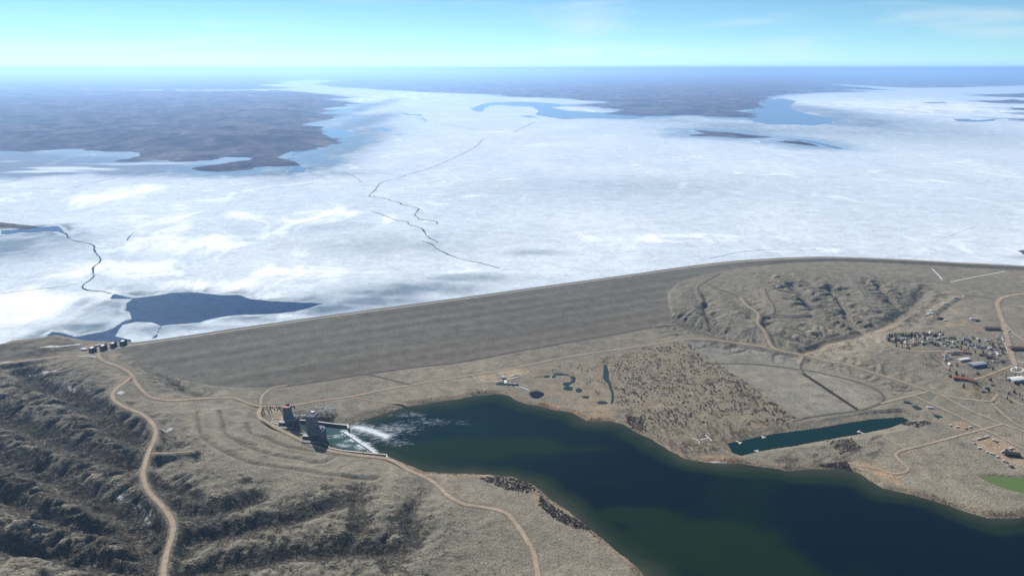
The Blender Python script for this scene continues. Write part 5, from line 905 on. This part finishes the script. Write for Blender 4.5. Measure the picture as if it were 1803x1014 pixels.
TF += [(1740, 686), (1786, 690), (1795, 693), (1773, 701), (1800, 703), (1776, 692), (1741, 690), (1780, 707)]
for k, (x, y) in enumerate(TF): tree((x, y + 1.5), FIRS, k, random.uniform(0.7, 1.15), 'evergreen_tree', 'dark evergreen tree among the town houses', 'evergreens in the town')
# bare trees through the town
for k in range(290):
    x, y = random.choice([(random.uniform(1575, 1700), random.uniform(586, 608)), (random.uniform(1690, 1770), random.uniform(592, 628)), (random.uniform(1720, 1775), random.uniform(630, 646)), (random.uniform(1625, 1668), random.uniform(625, 645)), (random.uniform(1710, 1800), random.uniform(660, 700))])
    tree((x, y), BARE, k, random.uniform(0.6, 1.0), 'bare_tree', 'leafless grey tree among the town houses', 'leafless trees in the town')
# riverside grove: the nearest 300 as trees, the rest as one mass
def inside(poly, x, y):
    c = False
    for (ax, ay), (bx, by) in zip(poly, poly[1:] + poly[:1]):
        if (ay > y) != (by > y) and x < ax + (y - ay) * (bx - ax) / (by - ay): c = not c
    return c
GROVE = [(1085, 630), (1130, 613), (1190, 603), (1215, 606), (1250, 632), (1290, 658), (1335, 690), (1400, 735), (1385, 752), (1300, 772), (1275, 790), (1240, 802), (1195, 795), (1150, 765), (1110, 738), (1085, 700), (1078, 660)]
spots = []
while len(spots) < 1150:
    x, y = random.uniform(1075, 1405), random.uniform(600, 805)
    dens = 0.5 + 1.1 * float(fbm(np.array([x]), np.array([y * 1.9]), 55, 4, 881)[0])
    edge_ = 0.5 if (x - 1215) * 0.72 - (y - 606) > -22 else 0.0
    if inside(GROVE, x, y) and random.random() < dens + edge_: spots.append((y, x))
for k in range(46): spots.append((random.uniform(0, 1) * 62 + 742, 0)); u = (spots[-1][0] - 742) / 62; spots[-1] = (spots[-1][0], 1092 + u * 120 + random.uniform(-2, 22))
spots += [(y, x) for x, y in ZM(820, 640, 6.935, [(1500, 60), (1540, 80), (1580, 50), (1620, 40), (1480, 90), (1420, 100), (1620, 210), (1660, 230), (1690, 250), (1600, 350), (1640, 340), (1620, 370), (1580, 330), (1540, 200), (1520, 230), (1480, 250), (1060, 75), (1100, 70), (1150, 40), (880, 165), (850, 170), (910, 160), (140, 340), (160, 350), (1290, 40), (1390, 20), (1370, 50)])]
spots.sort(reverse=True)
for k, (y, x) in enumerate(spots[:300]): tree((x, y), BARE, k, random.uniform(0.45, 0.95), 'cottonwood_tree', 'leafless cottonwood in the dry riverside grove', 'cottonwoods in the riverside grove')
def mass(name, places, label, cat, mat_list, nt=16):
    for mi, mat in enumerate(mat_list):
        v, f = [], []; r_ = np.random.default_rng(40 + mi)
        pl = [p for i, p in enumerate(places) if i % len(mat_list) == mi]
        P = np.array([p[0] for p in pl]); R = np.array([p[1] for p in pl]); Hh = np.array([p[2] for p in pl]); n = len(pl)
        if n == 0: continue
        d = r_.normal(size=(n, nt, 3)); d /= np.linalg.norm(d, axis=2)[..., None]; d *= r_.uniform(0.35, 1.0, (n, nt, 1)); d[..., 2] = np.abs(d[..., 2])
        c = P[:, None, :] + d * np.stack([R, R, Hh], 1)[:, None, :]
        a = r_.normal(size=(n, nt, 3)); a /= np.linalg.norm(a, axis=2)[..., None]; b = np.cross(a, r_.normal(size=(n, nt, 3))); b /= np.linalg.norm(b, axis=2)[..., None]; e = np.cross(a, b); s = (R[:, None] * r_.uniform(0.28, 0.55, (n, nt)))[..., None]
        co = np.stack([c + b * s, c - b * s * 0.5 + e * s * 0.85, c - b * s * 0.5 - e * s * 0.85], 2).reshape(-1, 3)
        o = raw_mesh(name, co, np.arange(len(co)).reshape(-1, 3), mat); stuff(o, label, cat)
def gp(x, y): return (x, y, float(GN.samp(HN, np.array(x), np.array(y))))
mass('grove_undergrowth', [(tuple(ground(x, y)), random.uniform(1.8, 3.2), random.uniform(3, 6)) for y, x in spots[300:]], 'tangle of smaller leafless trees filling the far part of the grove', 'trees', [TWIG], 26)
# scrub in the draws and along the banks, thickets on the near river bank
SCRUB = plain_mat('sagebrush', (.062, .056, .046), 0.95, 0.35, 0.08); SCRUB2 = plain_mat('bare_willow_brush', (.125, .10, .088), 0.95, 0.3, 0.08)
vis = (np.abs(GN.X) < 0.80 * (GN.Y * CT + 840 * ST)) & (road_near > 7) & (HN > 1.2) & (LS < -15) & (in_face < 0.05)
def scatter(wt, n, seed, r0, r1):
    r_ = np.random.default_rng(seed); w = (wt * vis).ravel(); c = np.cumsum(w); idx = np.searchsorted(c, r_.random(n) * c[-1]); xs_ = GN.X.ravel()[idx] + r_.uniform(-2.5, 2.5, n); ys_ = GN.Y.ravel()[idx] + r_.uniform(-2.5, 2.5, n); z = GN.samp(HN, xs_, ys_); R = r_.uniform(r0, r1, n)
    return [((xs_[i], ys_[i], z[i] - 0.3), R[i], R[i] * 0.85) for i in range(n)]
mass('scrub', scatter(np.clip(brush - 0.25, 0, 1) * np.where(GN.X < 300, 1.0, 0.30), 11000, 91, 0.9, 2.2), 'dark scrub dotted over the eroded hills and draws', 'scrub', [SCRUB], 8)
TH = [[(842, 842), (880, 836), (930, 846), (945, 862), (930, 868), (890, 862)], [(950, 872), (975, 892), (1005, 908), (1035, 920), (1040, 930), (1010, 930), (975, 912), (948, 890)], [(1440, 818), (1500, 826), (1490, 812)], [(1580, 738), (1620, 738), (1640, 745), (1615, 752)], [(1455, 775), (1500, 770), (1520, 790), (1480, 800)], [(1100, 730), (1130, 735), (1140, 760), (1110, 752)]]
pl = []
for p in TH:
    a0 = np.array([hit(x, y)[:2] for x, y in p]); poly = [tuple(q) for q in a0]; x0, y0 = a0.min(0); x1, y1 = a0.max(0); n = 0
    while n < (520 if p is TH[0] or p is TH[1] else 200):
        x, y = random.uniform(x0, x1), random.uniform(y0, y1)
        if inside(poly, x, y):
            n += 1
            if gp(x, y)[2] > 0.4: pl.append((gp(x, y), random.uniform(1.4, 2.6), random.uniform(1.8, 3.4)))
mass('thicket', pl, 'dense dark leafless thicket along the river bank', 'thicket', [SCRUB2], 16)
bw = np.exp(-((RSj + 9) / 7) ** 2) * sstep(-0.1, 0.3, n2) + 0.35 * grove * sstep(0, .4, n3) + 0.6 * point * sstep(0.0, 0.35, fbm(X * 0.8 + Y * 0.6, (Y * 0.8 - X * 0.6) * 3.0, 60, 2, 151))
mass('bank_brush', scatter(np.clip(bw, 0, 1) * (basin_near < -20), 2200, 95, 1.0, 2.2), 'low brown brush along the shores and clearings', 'brush', [SCRUB2], 10)

# ------------------------------------------------------------------ haze: one closed box of thin, even air round camera and scene
def haze():
    x, y0, y1, z0, z1 = 142000, -4000, 142000, -10, 990
    v = [(-x, y0, z0), (x, y0, z0), (x, y1, z0), (-x, y1, z0), (-x, y0, z1), (x, y0, z1), (x, y1, z1), (-x, y1, z1)]
    m = bpy.data.materials.new('air'); m.use_nodes = True; t = m.node_tree; t.nodes.clear()
    o = t.nodes.new('ShaderNodeOutputMaterial'); p = t.nodes.new('ShaderNodeVolumePrincipled')
    p.inputs['Color'].default_value = HAZE_COL; p.inputs['Density'].default_value = HAZE_D; p.inputs['Anisotropy'].default_value = HAZE_G
    t.links.new(p.outputs[0], o.inputs['Volume'])
    ob = raw_mesh('haze', v, [(0, 3, 2, 1), (4, 5, 6, 7), (0, 1, 5, 4), (1, 2, 6, 5), (2, 3, 7, 6), (3, 0, 4, 7)], m)
    ob['kind'] = 'stuff'; ob['label'] = 'thin blue haze over the far prairie and horizon'; ob['category'] = 'haze'
HAZE_COL, HAZE_D, HAZE_G = (0.40, 0.64, 1.0, 1), 3.1e-5, 0.5
haze()
